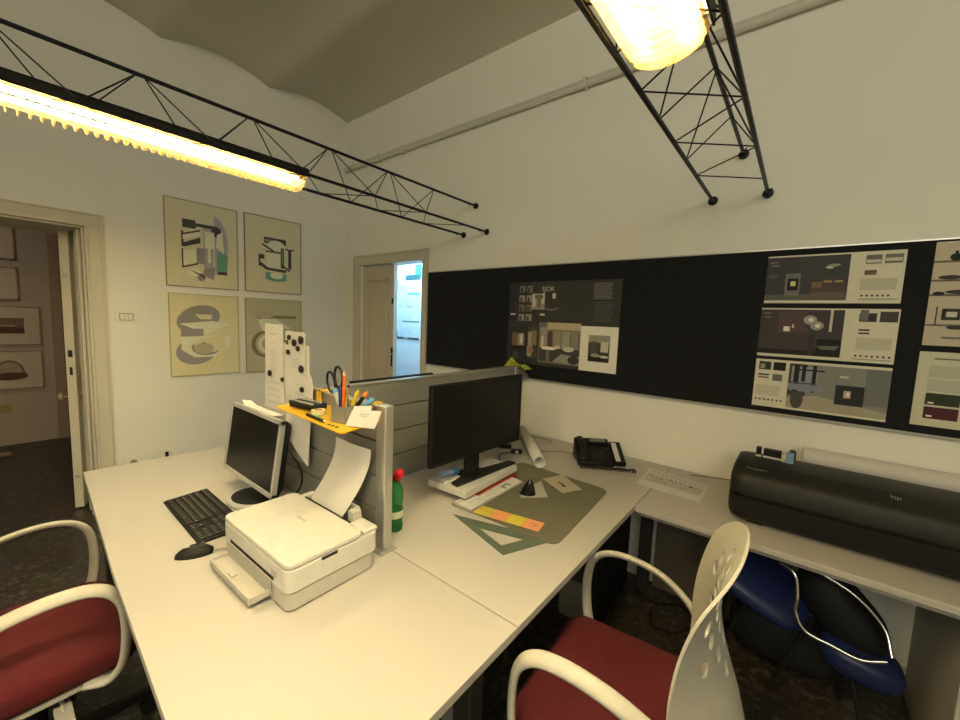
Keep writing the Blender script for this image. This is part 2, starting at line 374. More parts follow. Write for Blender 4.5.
artboard('art_print', 'large pale print with grey, teal and black building shapes, upper left of the four', 0.912, 1.411, 1.735, 2.403, cream, sh1, ia(128, 114, 82))
sh2 = [(R(.32, .66, .72, .74), dk), (R(.34, .68, .46, .71), gr), (E(.54, .64, .15, .07), wt), (R(.32, .66, .40, .68), dk), ([(.28, .63), (.48, .55), (.50, .57), (.30, .65)], dk), (R(.34, .54, .66, .56), dk), (R(.62, .34, .68, .62), dk),
       (R(.76, .34, .82, .60), dk), (R(.70, .60, .88, .62), dk), (R(.22, .44, .32, .50), dk), (R(.22, .34, .25, .48), dk), ([(.22, .36), (.36, .30), (.70, .28), (.74, .32), (.40, .33), (.25, .40)], dk), (R(.36, .34, .60, .53), wt), (R(.64, .40, .66, .60), tl),
       ([(.34, .18), (.46, .15), (.58, .15), (.72, .17), (.72, .26), (.34, .27)], tl), (E(.54, .23, .12, .045), wt), ([(.66, .36), (.78, .30), (.80, .32), (.68, .38)], dk)]
artboard('art_print', 'pale print of thin black lines with a teal arc, upper right of the four', 1.479, 1.976, 1.738, 2.409, cream, sh2, ia(112, 100, 72))
sh3 = [(E(.40, .70, .32, .17, 24, .2), gr), (E(.36, .30, .30, .17, 24, .1), gr), (E(.34, .72, .22, .12, 24, .3), ia(112, 102, 82)), ([(.12, .64), (.50, .52), (.90, .64), (.60, .68)], wt), ([(.34, .76), (.60, .76), (.58, .70), (.42, .70)], ochre), (R(.14, .46, .46, .58), gr),
       ([(.14, .48), (.88, .50), (.86, .36), (.62, .22), (.32, .22), (.14, .32)], wt), (E(.50, .34, .22, .10, 24, 0), gr), (E(.56, .38, .24, .10), ochre), (E(.46, .33, .15, .07), mid), (E(.76, .54, .16, .07, 20, .3), ochre), (E(.46, .40, .012, .010), dk)]
artboard('art_print', 'yellowed print of pale curved bowl shapes with grey shadows, lower left of the four', 0.92, 1.407, 1.010, 1.668, ochre, sh3, ia(150, 134, 92))
sh4 = [(E(.30, .78, .18, .06), mid), ([(.14, .80), (.30, .70), (.50, .78), (.90, .78), (.90, .74), (.50, .74), (.30, .66)], ia(104, 90, 58)), ([(.20, .72), (.5, .74), (.8, .6), (.3, .5)], wt), (E(.30, .38, .22, .18), ia(98, 82, 56)), (E(.33, .38, .18, .15), ochre2), (E(.34, .38, .14, .12), wt), (E(.36, .38, .10, .09), mid), (E(.7, .4, .14, .2), mid)]
artboard('art_print', 'dull yellow print half hidden by paper strips, lower right of the four', 1.476, 1.976, 1.000, 1.666, ochre2, sh4, ia(128, 112, 74))

# framed pictures in the corridor
FW = (150, 132, 104)
def corridor_frame(y0, y1, z0, z1, label, pts):
    o = thing('picture_frame', label, 'picture', (-6.6, (y0+y1)/2, z0), 0, 'framed pictures in the corridor')
    W, H = y1-y0, z1-z0; T = basis((.018, -W/2, 0), (0, 1, 0), (0, 0, 1))
    e = MB(); r_ = .012
    for q in ((0, W, 0, r_), (0, W, H-r_, H), (0, r_, 0, H), (W-r_, W, 0, H)): e.box(q[0], q[1], q[2], q[3], -.018, .004, None, T)
    e.build('frame', mat('thin_wood_frame', (0.34, 0.27, 0.20), .5), o, smooth=False)
    b = MB(); b.box(r_, W-r_, r_, H-r_, -.012, 0, None, T)
    for i, (p_, m) in enumerate(pts): b.flat([(q[0]*W, q[1]*H) for q in p_], .0005+i*.0001, m, T)
    b.build('print_sheet', mat('passe_partout', (0.60, 0.52, 0.42), .6), o, smooth=False)
br = mat('sepia_dark', (0.10, 0.05, 0.035), .7); br2 = mat('sepia_mid', (0.20, 0.14, 0.10), .7); br3 = mat('sepia_light', (0.42, 0.36, 0.28), .7)
corridor_frame(-.25, .24, 2.0, 2.345, 'thin-framed sepia picture in the corridor, topmost of the column', [(R(.12, .2, .72, .8), br2), (R(.2, .3, .6, .5), br)])
corridor_frame(-.25, .245, 1.575, 1.92, 'thin-framed picture with a dark red-brown block, second from the top in the corridor', [(R(.12, .2, .70, .72), mat('red_brown', (.14, .05, .03), .7))])
corridor_frame(-.16, .388, 1.09, 1.508, 'framed sepia landscape with a wide pale mount, third from the top in the corridor', [(R(.30, .30, .78, .70), br2), ([(.3, .3), (.78, .3), (.78, .44), (.5, .5), (.3, .42)], br), (R(.36, .48, .66, .52), br3)])
corridor_frame(-.16, .386, .61, 1.03, 'framed drawing of an arch reflected above dark water, lowest in the corridor', [(E(.55, .42, .20, .34, 20, 0, 0, PI), br2), (E(.55, .42, .17, .29, 20, 0, 0, PI), br3), (E(.55, .34, .24, .10), br), (R(.34, .40, .78, .43), br)])
tag(MB().box(-6.6, -6.59, -.02, .13, .36, .45).build('socket_plate', mat('brass_plate', (.40, .32, .14), .4), bevel=.004), 'small brass-coloured plate low on the corridor wall under the framed drawings', 'socket')
tag(MB().box(-6.2, -6.13, -.2, .10, .0, .03).build('floor_strip', mat('tan_wood', (.34, .2, .12), .5), bevel=.004), 'short tan wooden strip lying on the dark corridor floor', 'strip')

# calendar in the next room
cw, ch = .41, .84
shp = [(R(0, ch-.12, cw, ch), mat('cal_head', (.62, .68, .66), .6)), (R(.30, ch-.15, .40, ch-.0), mat('cal_green', (.05, .45, .22), .6)), (R(.14, ch-.17, .38, ch-.11), mat('cal_dark', (.03, .12, .11), .6)), (R(0, 0, .38, .025), mat('cal_foot', (.05, .07, .08), .6)), (R(.12, .003, .2, .022), mat('cal_tan', (.4, .33, .25), .6)),
       (R(.18, ch-.335, .38, ch-.31), mat('cal_teal', (.12, .5, .45), .6)), (R(.0, 0, .012, .09), mat('cal_dark', (.03, .12, .11), .6)), (R(0, ch-.27, .012, ch-.17), mat('cal_grey', (.25, .3, .33), .6)), (R(.16, ch-.475, .26, ch-.462), mat('cal_grey', (.25, .3, .33), .6)), (R(.1, ch-.645, .38, ch-.625), mat('cal_grey', (.25, .3, .33), .6))]
tx = []
for blk in range(4):
    for row in range(5):
        yb = ch-.205-blk*.165-row*.026
        tx.append(('  '.join('%2d' % (7*row+k+1) for k in range(7) if 7*row+k < 31), .022, .03, yb, mat('cal_text', (.16, .22, .28), .6)))
sheet('wall_calendar', 'tall calendar with a green header and four months of dates, seen through the open door', 'calendar', basis((-3.71, 3.045, 1.30), (1, 0, 0), (0, 0, 1)), cw, ch, mat('calendar_paper', (.66, .72, .76), .7), shp, texts=tx)

# ------------------------------------------------------------------ pinboard and posters
pb = thing('pinboard', 'long black pinboard fixed along the wall above the desks', 'pinboard', (0, YW, 1.145))
MB().box(-2.60, 1.9, -.018, 0, 0, .805).build('board_panel', mat('black_felt', (0.0085, 0.0095, 0.012), .95, var=.2, scale=90), pb, bevel=.002)
t = MB(); t.box(-2.605, 1.9, -.022, 0, -.010, 0); t.box(-2.605, 1.9, -.022, 0, .805, .811); t.build('board_trim', M_ALU, pb)
for x, z in ((-2.05, .28), (-1.98, .31), (-1.95, .27), (-1.25, .06)):
    l = MB(); l.ball((x, -.02, z), (.004, .004, .004), n=8, k=5); l.build('push_pin', mat('dark_pin', (.05, .05, .05), .4), pb)
YP = YW-.0205
def poster(label, x0, x1, z0, z1, base, shapes, texts=(), group='posters on the pinboard'):
    W, H = x1-x0, z1-z0
    return sheet('poster', label, 'poster', TW(x0, z0, YP), W, H, base, [([(p[0]*W, p[1]*H) for p in q], m) for q, m in shapes], .0012, group, [(t_, s_, x*W, y_*H, m) for t_, s_, x, y_, m in texts])
pW = ink(198, 184, 146); pd = ink(52, 48, 40); pd2 = ink(66, 58, 48); pk = ink(28, 27, 24); pg = ink(104, 96, 80); pm = ink(142, 130, 104); plt = ink(186, 172, 138); pbr = ink(112, 82, 56); pbk = ink(18, 18, 18); pl2 = ink(220, 208, 170)
s0 = [(R(0, .50, .22, 1), ink(42, 38, 36)), (R(.19, .5, .245, .97), pd), (R(.05, .42, .21, .75), ink(52, 47, 44))]
for r_ in range(4):
    for c_ in range(2):
        x = .105+c_*.075; yy = .91-r_*.115
        s0 += [(R(x, yy-.035, x+.058, yy+.045), pg if r_ % 2 == 0 else pm), (R(x+.01, yy-.03, x+.03, yy+.02), pd)]
s0 += [(R(.232, .67, .36, .86), pm), (R(.24, .70, .27, .85), plt), (R(.29, .69, .32, .80), pg), (R(.33, .74, .355, .86), plt), (R(.26, .80, .34, .84), ink(96, 100, 60)),
       (R(.43, .80, .46, .86), plt), (R(.32, .60, .365, .62), pl2), (R(.02, .60, .07, .615), pl2),
       (E(.42, .70, .07, .04, 20, 0, PI, 2*PI), pg), (E(.42, .71, .06, .03, 20, 0, PI, 2*PI), pd)]
s0 += lines(.785, .965, .15, 9, .02, .012, pg)+lines(.80, .76, .15, 10, .022, .010, ink(80, 74, 62))
s0 += [(R(0, .0, .33, .46), ink(44, 41, 35)), (R(.05, .22, .18, .38), pbr), (R(.11, .23, .17, .36), pm), (R(.14, .25, .155, .37), pl2), (R(.02, .17, .19, .22), pk), (R(.06, .05, .12, .14), pd2),
       (R(.21, .08, .31, .46), pd2), (R(.215, .22, .26, .40), pm), (R(.25, .24, .30, .42), ink(120, 106, 72)), (R(.21, .10, .255, .22), ink(150, 136, 92)), (E(.245, .18, .03, .045), ink(132, 98, 80)),
       (R(.32, .04, .70, .52), pg), (R(.32, .16, .355, .42), pbr), (R(.335, .18, .40, .46), pm), (R(.345, .22, .37, .36), plt), (R(.40, .44, .70, .52), ink(170, 150, 112)), (R(.40, .40, .70, .44), ink(122, 108, 84)),
       (R(.41, .24, .45, .42), ink(84, 56, 40)), (R(.46, .22, .53, .42), ink(138, 126, 94)), (R(.54, .22, .61, .42), ink(146, 134, 100)), (R(.62, .22, .68, .42), ink(130, 118, 90)), (R(.33, .06, .70, .22), pd2), (E(.42, .215, .07, .02), pl2),
       (E(.50, .235, .03, .02), plt), (E(.60, .22, .05, .03), plt), (R(.40, .04, .43, .20), pg), ([(.46, .06), (.7, .04), (.7, .14), (.54, .16)], pm), (E(.65, .10, .05, .05), pd), (R(.70, .0, 1, .495), pl2), (R(.77, .11, .94, .40), pd2), (R(.77, .32, .94, .40), pm), (R(.79, .20, .84, .33), ink(78, 72, 58)), (R(.87, .22, .93, .33), plt), (R(.78, .12, .93, .20), pk), (E(.83, .18, .04, .02), pm), (E(.9, .17, .035, .015), plt)]
poster('large dark poster of interior photographs with a white-bordered room picture at its lower right', -1.716, -.88, 1.247, 1.838, pd, s0, [('SJÖR', .045, .33, .885, plt), ('RO', .020, .92, .45, pd), ('ca', .018, .95, .42, pd)])
pr = []
def col_panel(x, y1, flip=False):
    o = lines(x, y1, .2, 1, .02, .02, pg)
    return o
def dots(x, y, n_, d): return [(E(x+i*d, y, .009, .02, 8), pd) for i in range(n_)]
sA = [(R(.0, .06, .635, .97), ink(60, 56, 50)), (R(0, .06, .635, .18), ink(88, 82, 66)), (R(.16, .16, .28, .62), ink(108, 100, 86)), (R(.18, .27, .265, .52), pk), (R(.205, .36, .245, .46), ink(200, 190, 112)), (R(.37, .20, .62, .40), ink(84, 62, 46)), (R(.37, .32, .47, .44), ink(112, 86, 60)), (R(.45, .30, .60, .52), ink(72, 58, 46)), (R(.46, .42, .52, .46), ink(150, 120, 72)), (R(.54, .42, .60, .46), ink(150, 120, 72)),
      (R(.36, .08, .62, .22), ink(96, 80, 62)), (E(.52, .76, .05, .03, 16, .3), pm), (E(.49, .72, .03, .02, 16, -.4), plt), (R(.02, .85, .09, .88), pg), (R(.03, .78, .1, .82), pg), (E(.06, .57, .04, .05), ink(78, 72, 64)),
      (R(.74, .76, .845, .93), pg), (R(.745, .78, .84, .84), plt), (R(.865, .76, .98, .93), pg), (R(.87, .80, .975, .86), plt), (R(.74, .55, .82, .64), pbr), (R(.74, .60, .82, .61), pk), (R(.72, .26, .96, .48), ink(176, 164, 130)), (R(.72, .07, .98, .09), pm)]+dots(.74, .15, 6, .035)
poster('wide poster of a lit fireplace in a dark showroom, topmost of the three stacked', -.16, .32, 1.692, 1.920, pW, sA)
sB = [(R(0, .06, .64, .97), ink(62, 52, 48)), (R(.15, .50, .38, .93), ink(80, 60, 54)), (E(.395, .77, .05, .09), ink(150, 140, 120)), (E(.45, .66, .05, .09), ink(142, 132, 110)), (E(.40, .77, .02, .04), pl2), (E(.455, .66, .02, .04), pl2), (R(.195, .53, .245, .63), pl2), (R(.26, .60, .275, .68), plt), (R(.54, .55, .56, .97), plt), (R(.02, .88, .08, .91), pg), (R(.03, .8, .09, .83), pg), (R(0, .06, .64, .16), pk), (R(.46, .08, .64, .40), pk), ([(.46, .26), (.63, .28), (.6, .2), (.5, .2)], pg),
      (R(.40, .06, .44, .5), ink(50, 44, 40)), (R(.74, .76, .855, .92), pd), (R(.745, .78, .80, .98), pg), (R(.875, .76, .99, .95), pd2), (R(.745, .59, .82, .62), pd), (R(.745, .53, .82, .56), pd), (R(.74, .24, .97, .46), ink(178, 166, 132)), (R(.72, .05, .98, .065), pm)]+dots(.745, .12, 7, .037)
poster('wide dark poster with two glowing round lamps, middle of the three stacked', -.165, .325, 1.428, 1.668, pW, sB)
sC = [(R(.28, .04, 1.0, .95), ink(122, 116, 98)), (R(.28, .30, .42, .95), ink(64, 58, 52)), (R(.30, .40, .50, .90), ink(130, 128, 120)), (R(.32, .38, .36, .95), pk), (R(.38, .60, .41, .93), pk), (R(.46, .40, .49, .93), pk), (R(.28, .55, .5, .58), ink(72, 70, 76)), (R(.28, .42, .55, .54), ink(120, 118, 118)), (R(.33, .82, .55, .85), pk), ([(.28, .04), (.62, .04), (1.0, .04), (1.0, .16), (.5, .34), (.28, .24)], ink(152, 138, 108)), (E(.36, .22, .05, .18), ink(70, 62, 52)),
      (R(.64, .22, .84, .60), ink(36, 36, 34)), (R(.70, .36, .75, .50), ink(176, 140, 116)), (R(.72, .40, .74, .47), pl2), (R(.84, .26, 1.0, .95), ink(104, 100, 84)), (R(.66, .74, .72, .78), plt), (R(.03, .78, .13, .95), pd), (R(.04, .8, .08, .9), pm), (R(.15, .78, .25, .95), pk), (R(.03, .66, .12, .69), pd), (R(.03, .60, .12, .63), pbr), (R(.15, .56, .23, .70), pg), (R(.02, .24, .22, .46), ink(184, 168, 136))]+dots(.03, .15, 7, .035)
poster('wide poster of a stone-walled room with a black stove, lowest of the three stacked', -.165, .325, 1.172, 1.412, pW, sC)
bt = ink(176, 158, 124)
sD = [(R(0, .62, 1, .64), ink(96, 84, 66)), (R(0, .48, 1, .50), ink(96, 84, 66)), (R(0, .80, 1, .82), ink(96, 84, 66)), (R(0, .19, 1, .21), ink(104, 92, 72))]
for cx in (.14, .23): sD += [(E(cx, .85, .04, .035), pk), (R(cx-.01, .87, cx+.01, .91), pk)]
sD += [(E(.12, .66, .08, .02), pd), (E(.2, .52, .1, .02), pd), (E(.06, .505, .04, .02), pk), (R(.10, .25, .22, .36), pk), ([(.10, .25), (.2, .25), (.24, .36), (.14, .36)], pd), (R(.13, .28, .2, .33), plt), (R(.06, .2, .07, .38), pd), (R(.28, .2, .29, .38), pd), (E(.2, .18, .06, .02), pd), (R(.12, .07, .5, .09), pg)]
poster('beige poster of shelves with small vases and trays, upper one at the right edge', .400, .82, 1.519, 1.942, bt, sD)
sE = [(R(.10, .90, .5, .92), pg)]
cols = [ink(168, 158, 126), ink(140, 130, 104), ink(166, 158, 130), ink(134, 128, 110), ink(44, 50, 28), ink(176, 158, 92), ink(72, 30, 30), ink(160, 128, 78)]
for r_ in range(4):
    for c_ in range(2):
        sE.append((R(.08+c_*.26, .66-r_*.185, .31+c_*.26, .82-r_*.185), cols[r_*2+c_]))
sE += [(R(.10, .33-.02, .14, .33), pl2), (R(.10, .13, .14, .15), pl2)]
poster('pale poster of colour swatches in two columns, lower one at the right edge', .398, .82, 1.18, 1.493, ink(186, 174, 136), sE)

# ------------------------------------------------------------------ truss lamps
M_LOUV = glass_like('louvre_blade', (0.50, 0.36, 0.15), .66, .5, (1, .97, .86))
M_BAND = glass_like('louvre_band', (0.22, 0.13, 0.03), .5, .5, (1, .90, .62))
def truss_lamp(xc, label, y0, y1, power):
    M_TUBE = emis('fluorescent_tube_%d' % int(power*100), (1.0, 0.85, 0.50), 108*power)
    o = thing('truss_lamp', label, 'lamp', (xc, YW, 2.235), 0, 'truss lamps spanning the room')
    z0, z1, hw = 0.0, 0.212, .12; Y1 = YB-YW+.01
    for x, z in ((-hw, z0), (hw, z0), (0, z1)):
        MB().rod((x, -.015, z), (x, Y1, z), .0085, 8).build('rail', M_TRUSS, o)
        for yy in (-.004, Y1):
            T = Matrix.Translation((x, yy, z)) @ Matrix.Rotation(PI/2, 4, 'X')
            MB().lathe([(.004, -.004), (.021, -.003), (.024, .004), (.021, .011), (.004, .013)], 16, None, T).build('wall_pad', M_BLACK, o)
        MB().tube([(x, -.10, z), (x+.012, -.105, z-.018), (x+.022, -.10, z-.005)], .004, 6).build('clip', M_BLACK, o)
    k = 0; yA = 2.04-YW
    while yA > Y1+.1:
        MB().rod((-hw, yA, z0), (hw, yA+.2, z0), .0028, 6).build('brace', M_TRUSS, o)
        MB().rod((-hw, yA, z0), (hw, yA-.2, z0), .0028, 6).build('brace', M_TRUSS, o)
        for sx in (-hw, hw):
            MB().rod((sx, yA-.2, z0), (0, yA-.02, z1), .0028, 6).build('brace', M_TRUSS, o)
            MB().rod((sx, yA-.2, z0), (0, yA-.40, z1), .0028, 6).build('brace', M_TRUSS, o)
        yA -= .4; k += 1
    a, b_ = y0-YW, y1-YW
    h = MB(); h.box(-.098, .098, b_, a, .028, .036); h.box(-.098, -.092, b_, a, -.004, .036); h.box(.092, .098, b_, a, -.004, .036)
    h.build('lamp_housing', M_BLACK, o, bevel=.002)
    h = MB(); h.box(-.091, .091, b_+.01, a-.01, .024, .028); h.build('reflector', mat('white_reflector', (.85, .8, .66), .4), o)
    for x in (-.045, .045): MB().rod((x, b_+.03, -.008), (x, a-.03, -.008), .009, 10).build('lamp_tube', M_TUBE, o)
    e = MB()
    for yy in (b_, a): e.box(-.09, .09, yy-.003, yy+.003, -.004, .028)
    e.build('end_cap', M_BLACK, o)
    lv = MB(); n = int((a-b_)/.028)
    for i in range(n+1):
        yy = b_+.01+(a-b_-.02)*i/n
        prof = [(-.088, -.004)]+[(-.088+.176*j/14, -.004-.058*(math.sin(PI*j/14)**.38)) for j in range(1, 14)]+[(.088, -.004)]
        lv.add([(x, yy-.0018, z) for x, z in prof]+[(x, yy+.0018, z) for x, z in prof], [tuple(range(15)), tuple(range(29, 14, -1))]+[(j, j+1, 16+j, 15+j) for j in range(14)], M_LOUV)
    for x in (-.087, .087): lv.box(x-.001, x+.001, b_+.01, a-.01, -.024, -.002, M_BAND)
    lv.build('louvre', M_LOUV, o, smooth=False)
    L = bpy.data.lights.new('lamp_light', 'AREA'); L.shape = 'RECTANGLE'; L.size = .13; L.size_y = a-b_-.06; L.energy = 15*power; L.color = (1.0, .85, .50)
    lo = bpy.data.objects.new('lamp_light', L); COL.objects.link(lo); lo.parent = o; lo.location = (0, (a+b_)/2, .0225)
    return o
truss_lamp(-2.09, 'black steel truss lamp seen from the side, its amber louvre glowing across the upper left', 1.06, -.9, .72)
truss_lamp(-.312, 'black steel truss lamp seen from below, its glowing end at the top centre right', 1.07, -.9, 1.62)

# ------------------------------------------------------------------ desks
def desk(name, label, pts, legs, z=.74, th=.025, m=M_DESK, extra=None):
    cx = sum(p[0] for p in pts)/len(pts); cy = sum(p[1] for p in pts)/len(pts)
    o = thing(name, label, 'desk', (cx, cy, 0))
    q = [(p[0]-cx, p[1]-cy) for p in pts]
    b = MB(); b.prism(q, z-th, z); b.build('desk_top', m, o, bevel=.0015)
    b = MB(); nq = len(q)
    for x, y_ in legs:
        MB().box(x-cx-.03, x-cx+.03, y_-cy-.03, y_-cy+.03, 0, z-th).build('leg', M_DARKLEG, o, bevel=.004)
    return o, cx, cy
o, cx, cy = desk('office_desk', 'long cream desk with the printer, black keyboard and silver monitor on it', [(-2.66, .262), (-1.566, .205), (-.905, .182), (-.515, .168), (-.515, .849), (-2.63, .849)], [(-2.55, .34), (-2.55, .78), (-.62, .26), (-.62, .78)])
MB().box(-2.5-cx, -.65-cx, .80-cy, .815-cy, .35, .70).build('modesty_panel', M_STEEL, o, bevel=.002)
o, cx, cy = desk('office_desk', 'cream desk with the large black monitor, desk mat and telephone on it', [(-1.515, .8525), (-.515, .8525), (-.515, 2.478), (-1.515, 2.478)], [(-1.4, 1.0), (-1.4, 2.36), (-.60, 2.38)])
b = MB(); b.prism(rrect(-.06, .06, .20, .38, .02), -.006, .006, None, basis((-.71-cx, 1.63-cy, 0), (1, 0, 0), (0, 0, 1))); b.build('cable_plate', mat('grey_plate', (.2, .19, .16), .5), o)
MB().box(-.73-cx, -.69-cx, 1.64-cy, 1.68-cy, 0, .715).build('leg', M_DARKLEG, o)
desk('office_desk', 'cream desk behind the slatted partitions, mostly hidden, carrying the far black monitor', [(-2.63, .8525), (-1.5185, .8525), (-1.5185, 2.478), (-2.63, 2.478)], [(-2.5, 1.0), (-2.5, 2.3), (-1.62, 1.0), (-1.62, 2.3)])
o, cx, cy = desk('wall_desk', 'narrow cream desk along the wall carrying the black plotter', [(-.5125, 1.805), (1.75, 1.805), (1.75, 2.478), (-.5125, 2.478)], [])
MB().box(.492-cx, .517-cx, 1.87-cy, 2.44-cy, 0, .713).build('side_panel', M_DESK, o, bevel=.001)
MB().box(1.70-cx, 1.725-cx, 1.87-cy, 2.44-cy, 0, .713).build('side_panel', M_DESK, o, bevel=.001)
MB().box(-.5-cx, .49-cx, 1.835-cy, 1.86-cy, .69, .713).build('support_rail', M_STEEL, o, bevel=.001)

# ------------------------------------------------------------------ partitions
def partition(name, label, loc, along, length, side_post, zt=.503, n=4, ext=None):
    """slatted panel standing on the desk; 'along' is the angle of its run"""
    o = thing(name, label, 'partition', loc, along)
    b = MB(); z = .012; dz = (zt-.012)/n
    for i in range(n):
        b.box(0, length, -.013, .013, z+.003, z+dz-.003, M_SLAT); b.box(0, length, -.008, .008, z-.001, z+.004, M_BLACKM); z += dz
    b.build('slat_panel', M_SLAT, o, bevel=.0012)
    MB().box(0, length, -.017, .017, zt-.004, zt+.006).build('top_rail', M_ALU, o, bevel=.002)
    if side_post:
        for x in side_post:
            p_ = MB().box(x-.020, x+.030, -.018, .018, .004, zt+.008).build('post', M_ALU, o, bevel=.004)
            l = MB(); l.lathe([(.006, 0), (.006, .003)], 12, None, basis((x+.018, -.0185, zt-.012), (1, 0, 0), (0, 0, 1))); l.build('bolt', M_BLACKM, p_)
            f = MB(); f.box(x-.035, x+.04, -.030, .040, 0, .004); f.build('foot_plate', M_STEEL, p_, bevel=.001)
            f = MB(); f.rod((x-.028, .031, .004), (x-.028, .031, .016), .008, 10); f.rod((x+.034, -.024, .004), (x+.034, -.024, .016), .007, 10); f.build('bolt', M_ALU, p_)
    return o
p1 = partition('desk_partition', 'grey slatted metal partition with the yellow tray hooked on it, behind the printer', (-1.072, .840, .7402), PI, .90, [0])
p2 = partition('desk_partition', 'grey slatted metal partition running behind the large black monitor to the wall', (-1.515, .874, .7402), PI/2, 1.44, [1.41])
# sloping grey end piece against the wall
b = MB(); b.prism([(1.43, .40), (1.43, .50), (1.50, .478), (1.56, .44), (1.598, .40)], -.006, .006, None, basis((0, 0, 0), (1, 0, 0), (0, 0, 1)))
b.build('end_bracket', M_SLAT, p2)

# ------------------------------------------------------------------ office chairs
def make_chair(loc, rz, label):
    o = thing('office_chair', label, 'chair', loc, rz, 'red office chairs')
    # local: x right, y forward
    pts = rrect(-.25, .25, -.22, .235, .07, 6)
    rings = []
    for k, (s_, z) in enumerate(((.90, .405), (.97, .412), (1.0, .43), (1.0, .462), (.975, .478), (.90, .486), (.6, .488), (.2, .487))):
        rings.append([(x*s_, y_*s_, z-(.020*max(0, (y_-.10)/.135)**2 if k > 2 else 0)+(.006*(x/.25)**2 if k > 4 else 0)) for x, y_ in pts])
    MB().loft(rings).build('seat', M_RED, o, ang=60)
    MB().prism(rrect(-.235, .235, -.20, .20, .06), .385, .405).build('seat_pan', M_OFFW, o, bevel=.004)
    # backrest: a thin curved shell with rows of slots
    holes = []
    for z, cols_ in ((.975, 2), (.925, 4), (.875, 5), (.825, 4), (.775, 5), (.725, 2)):
        for c_ in range(cols_): holes.append(((c_-(cols_-1)/2)*.070, z))
    def interp(z, tab):
        if z <= tab[0][0]: return tab[0][1]
        for (a, p_), (c_, q_) in zip(tab[:-1], tab[1:]):
            if z <= c_:
                k_ = tab.index((c_, q_)); i0 = tab[max(k_-2, 0)][1]; i3 = tab[min(k_+1, len(tab)-1)][1]
                t_ = (z-a)/(c_-a); m0 = (q_-i0)/2; m1 = (i3-p_)/2
                return (2*t_**3-3*t_**2+1)*p_+(t_**3-2*t_**2+t_)*m0+(3*t_**2-2*t_**3)*q_+(t_**3-t_**2)*m1
        return tab[-1][1]
    ctr = ((.40, -.330), (.51, -.325), (.62, -.300), (.73, -.262), (.84, -.240), (.95, -.248), (1.06, -.285))
    dep = ((.40, .165), (.51, .155), (.62, .128), (.73, .092), (.84, .058), (.95, .036), (1.06, .022))
    def P(x, z): return Vector((x, interp(z, ctr)+interp(z, dep)*(x/.225)**2, z))
    def halfw(z):
        v = (z-.44)/.61
        if v > .76: q = (v-.76)/.24; return .228*max(.010, 1-q**2.5)**.5
        if v < .2: return .19+.038*(v/.2)
        return .228
    nx, nz = 84, 110; vid = {}; V = []; F = []; XZ = []; rim = set()
    def vert(i, j):
        if (i, j) not in vid:
            z = .44+.61*j/nz; x = halfw(z)*(2*i/nx-1); vid[(i, j)] = len(V); XZ.append((x, z)); V.append(None)
        return vid[(i, j)]
    for j in range(nz):
        for i in range(nx):
            z = .44+.61*(j+.5)/nz; x = halfw(z)*(2*(i+.5)/nx-1)
            q = (vert(i, j), vert(i+1, j), vert(i+1, j+1), vert(i, j+1))
            if any(((x-hx)/.0150)**2+((z-hz)/.0215)**2 < 1 for hx, hz in holes): rim.update(q); continue
            F.append(q)
    for k in range(len(V)):
        x, z = XZ[k]
        if k in rim:
            hx, hz = min(holes, key=lambda h: (h[0]-x)**2+(h[1]-z)**2)
            d_ = math.sqrt(((x-hx)/.0150)**2+((z-hz)/.0215)**2)
            if d_ > .3: x = hx+(x-hx)/d_; z = hz+(z-hz)/d_
        V[k] = P(x, z)
    us = sorted({i for f_ in F for i in f_}); re_ = {v: i for i, v in enumerate(us)}
    V = [V[i] for i in us]; F = [tuple(re_[i] for i in f_) for f_ in F]
    b = MB(); b.add([tuple(v) for v in V], F)
    bo = b.build('backrest', M_CHAIR, o, ang=70)
    so_ = bo.modifiers.new('solid', 'SOLIDIFY'); so_.thickness = .007; so_.offset = 0
    bv = bo.modifiers.new('bevel', 'BEVEL'); bv.width = .003; bv.segments = 2; bv.limit_method = 'ANGLE'; bv.angle_limit = math.radians(50)
    for s_ in (-1, 1):
        path = spline([(s_*.235, .10, .40), (s_*.268, .15, .405), (s_*.285, .180, .46), (s_*.285, .190, .57), (s_*.285, .176, .665), (s_*.285, .125, .715), (s_*.285, .04, .728), (s_*.280, -.06, .712), (s_*.262, -.145, .668), (s_*.232, -.195, .62)], 6)
        MB().tube(path, .02, 12, sq=(.011, .021)).build('armrest', M_CHAIR, o, ang=60)
        MB().ball((s_*.222, -.205, .625), (.012, .012, .02), n=10, k=6).build('arm_bolt', M_CHAIR, o)
    MB().box(-.035, .035, -.345, -.12, .37, .40).build('back_bracket', M_STEEL, o, bevel=.004)
    MB().box(-.025, .025, -.362, -.335, .37, .56).build('back_upright', M_OFFW, o, bevel=.006)
    MB().box(-.09, .09, -.13, .11, .33, .385).build('tilt_mechanism', M_BLACK, o, bevel=.01)
    l = MB(); l.tube([(.08, .04, .355), (.2, .05, .352), (.25, .05, .34)], [.006, .006, .006], 8); l.box(.20, .29, .03, .07, .333, .348); l.build('lever', M_OFFW, o, bevel=.004)
    MB().lathe([(.028, .12), (.028, .24), (.018, .24), (.018, .335)], 16).build('gas_column', M_BLACK, o)
    c = MB()
    c.lathe([(.05, .075), (.05, .125), (.03, .13)], 16)
    for k in range(5):
        a = 2*PI*k/5+.3; T = Matrix.Rotation(a, 4, 'Z')
        c.loft([[(x, -w, z0), (x, w, z0), (x, w*.8, z1), (x, -w*.8, z1)] for x, w, z0, z1 in ((.03, .024, .075, .12), (.30, .016, .068, .092))], None, T)
    base = c.build('star_base', M_BLACK, o, bevel=.004)
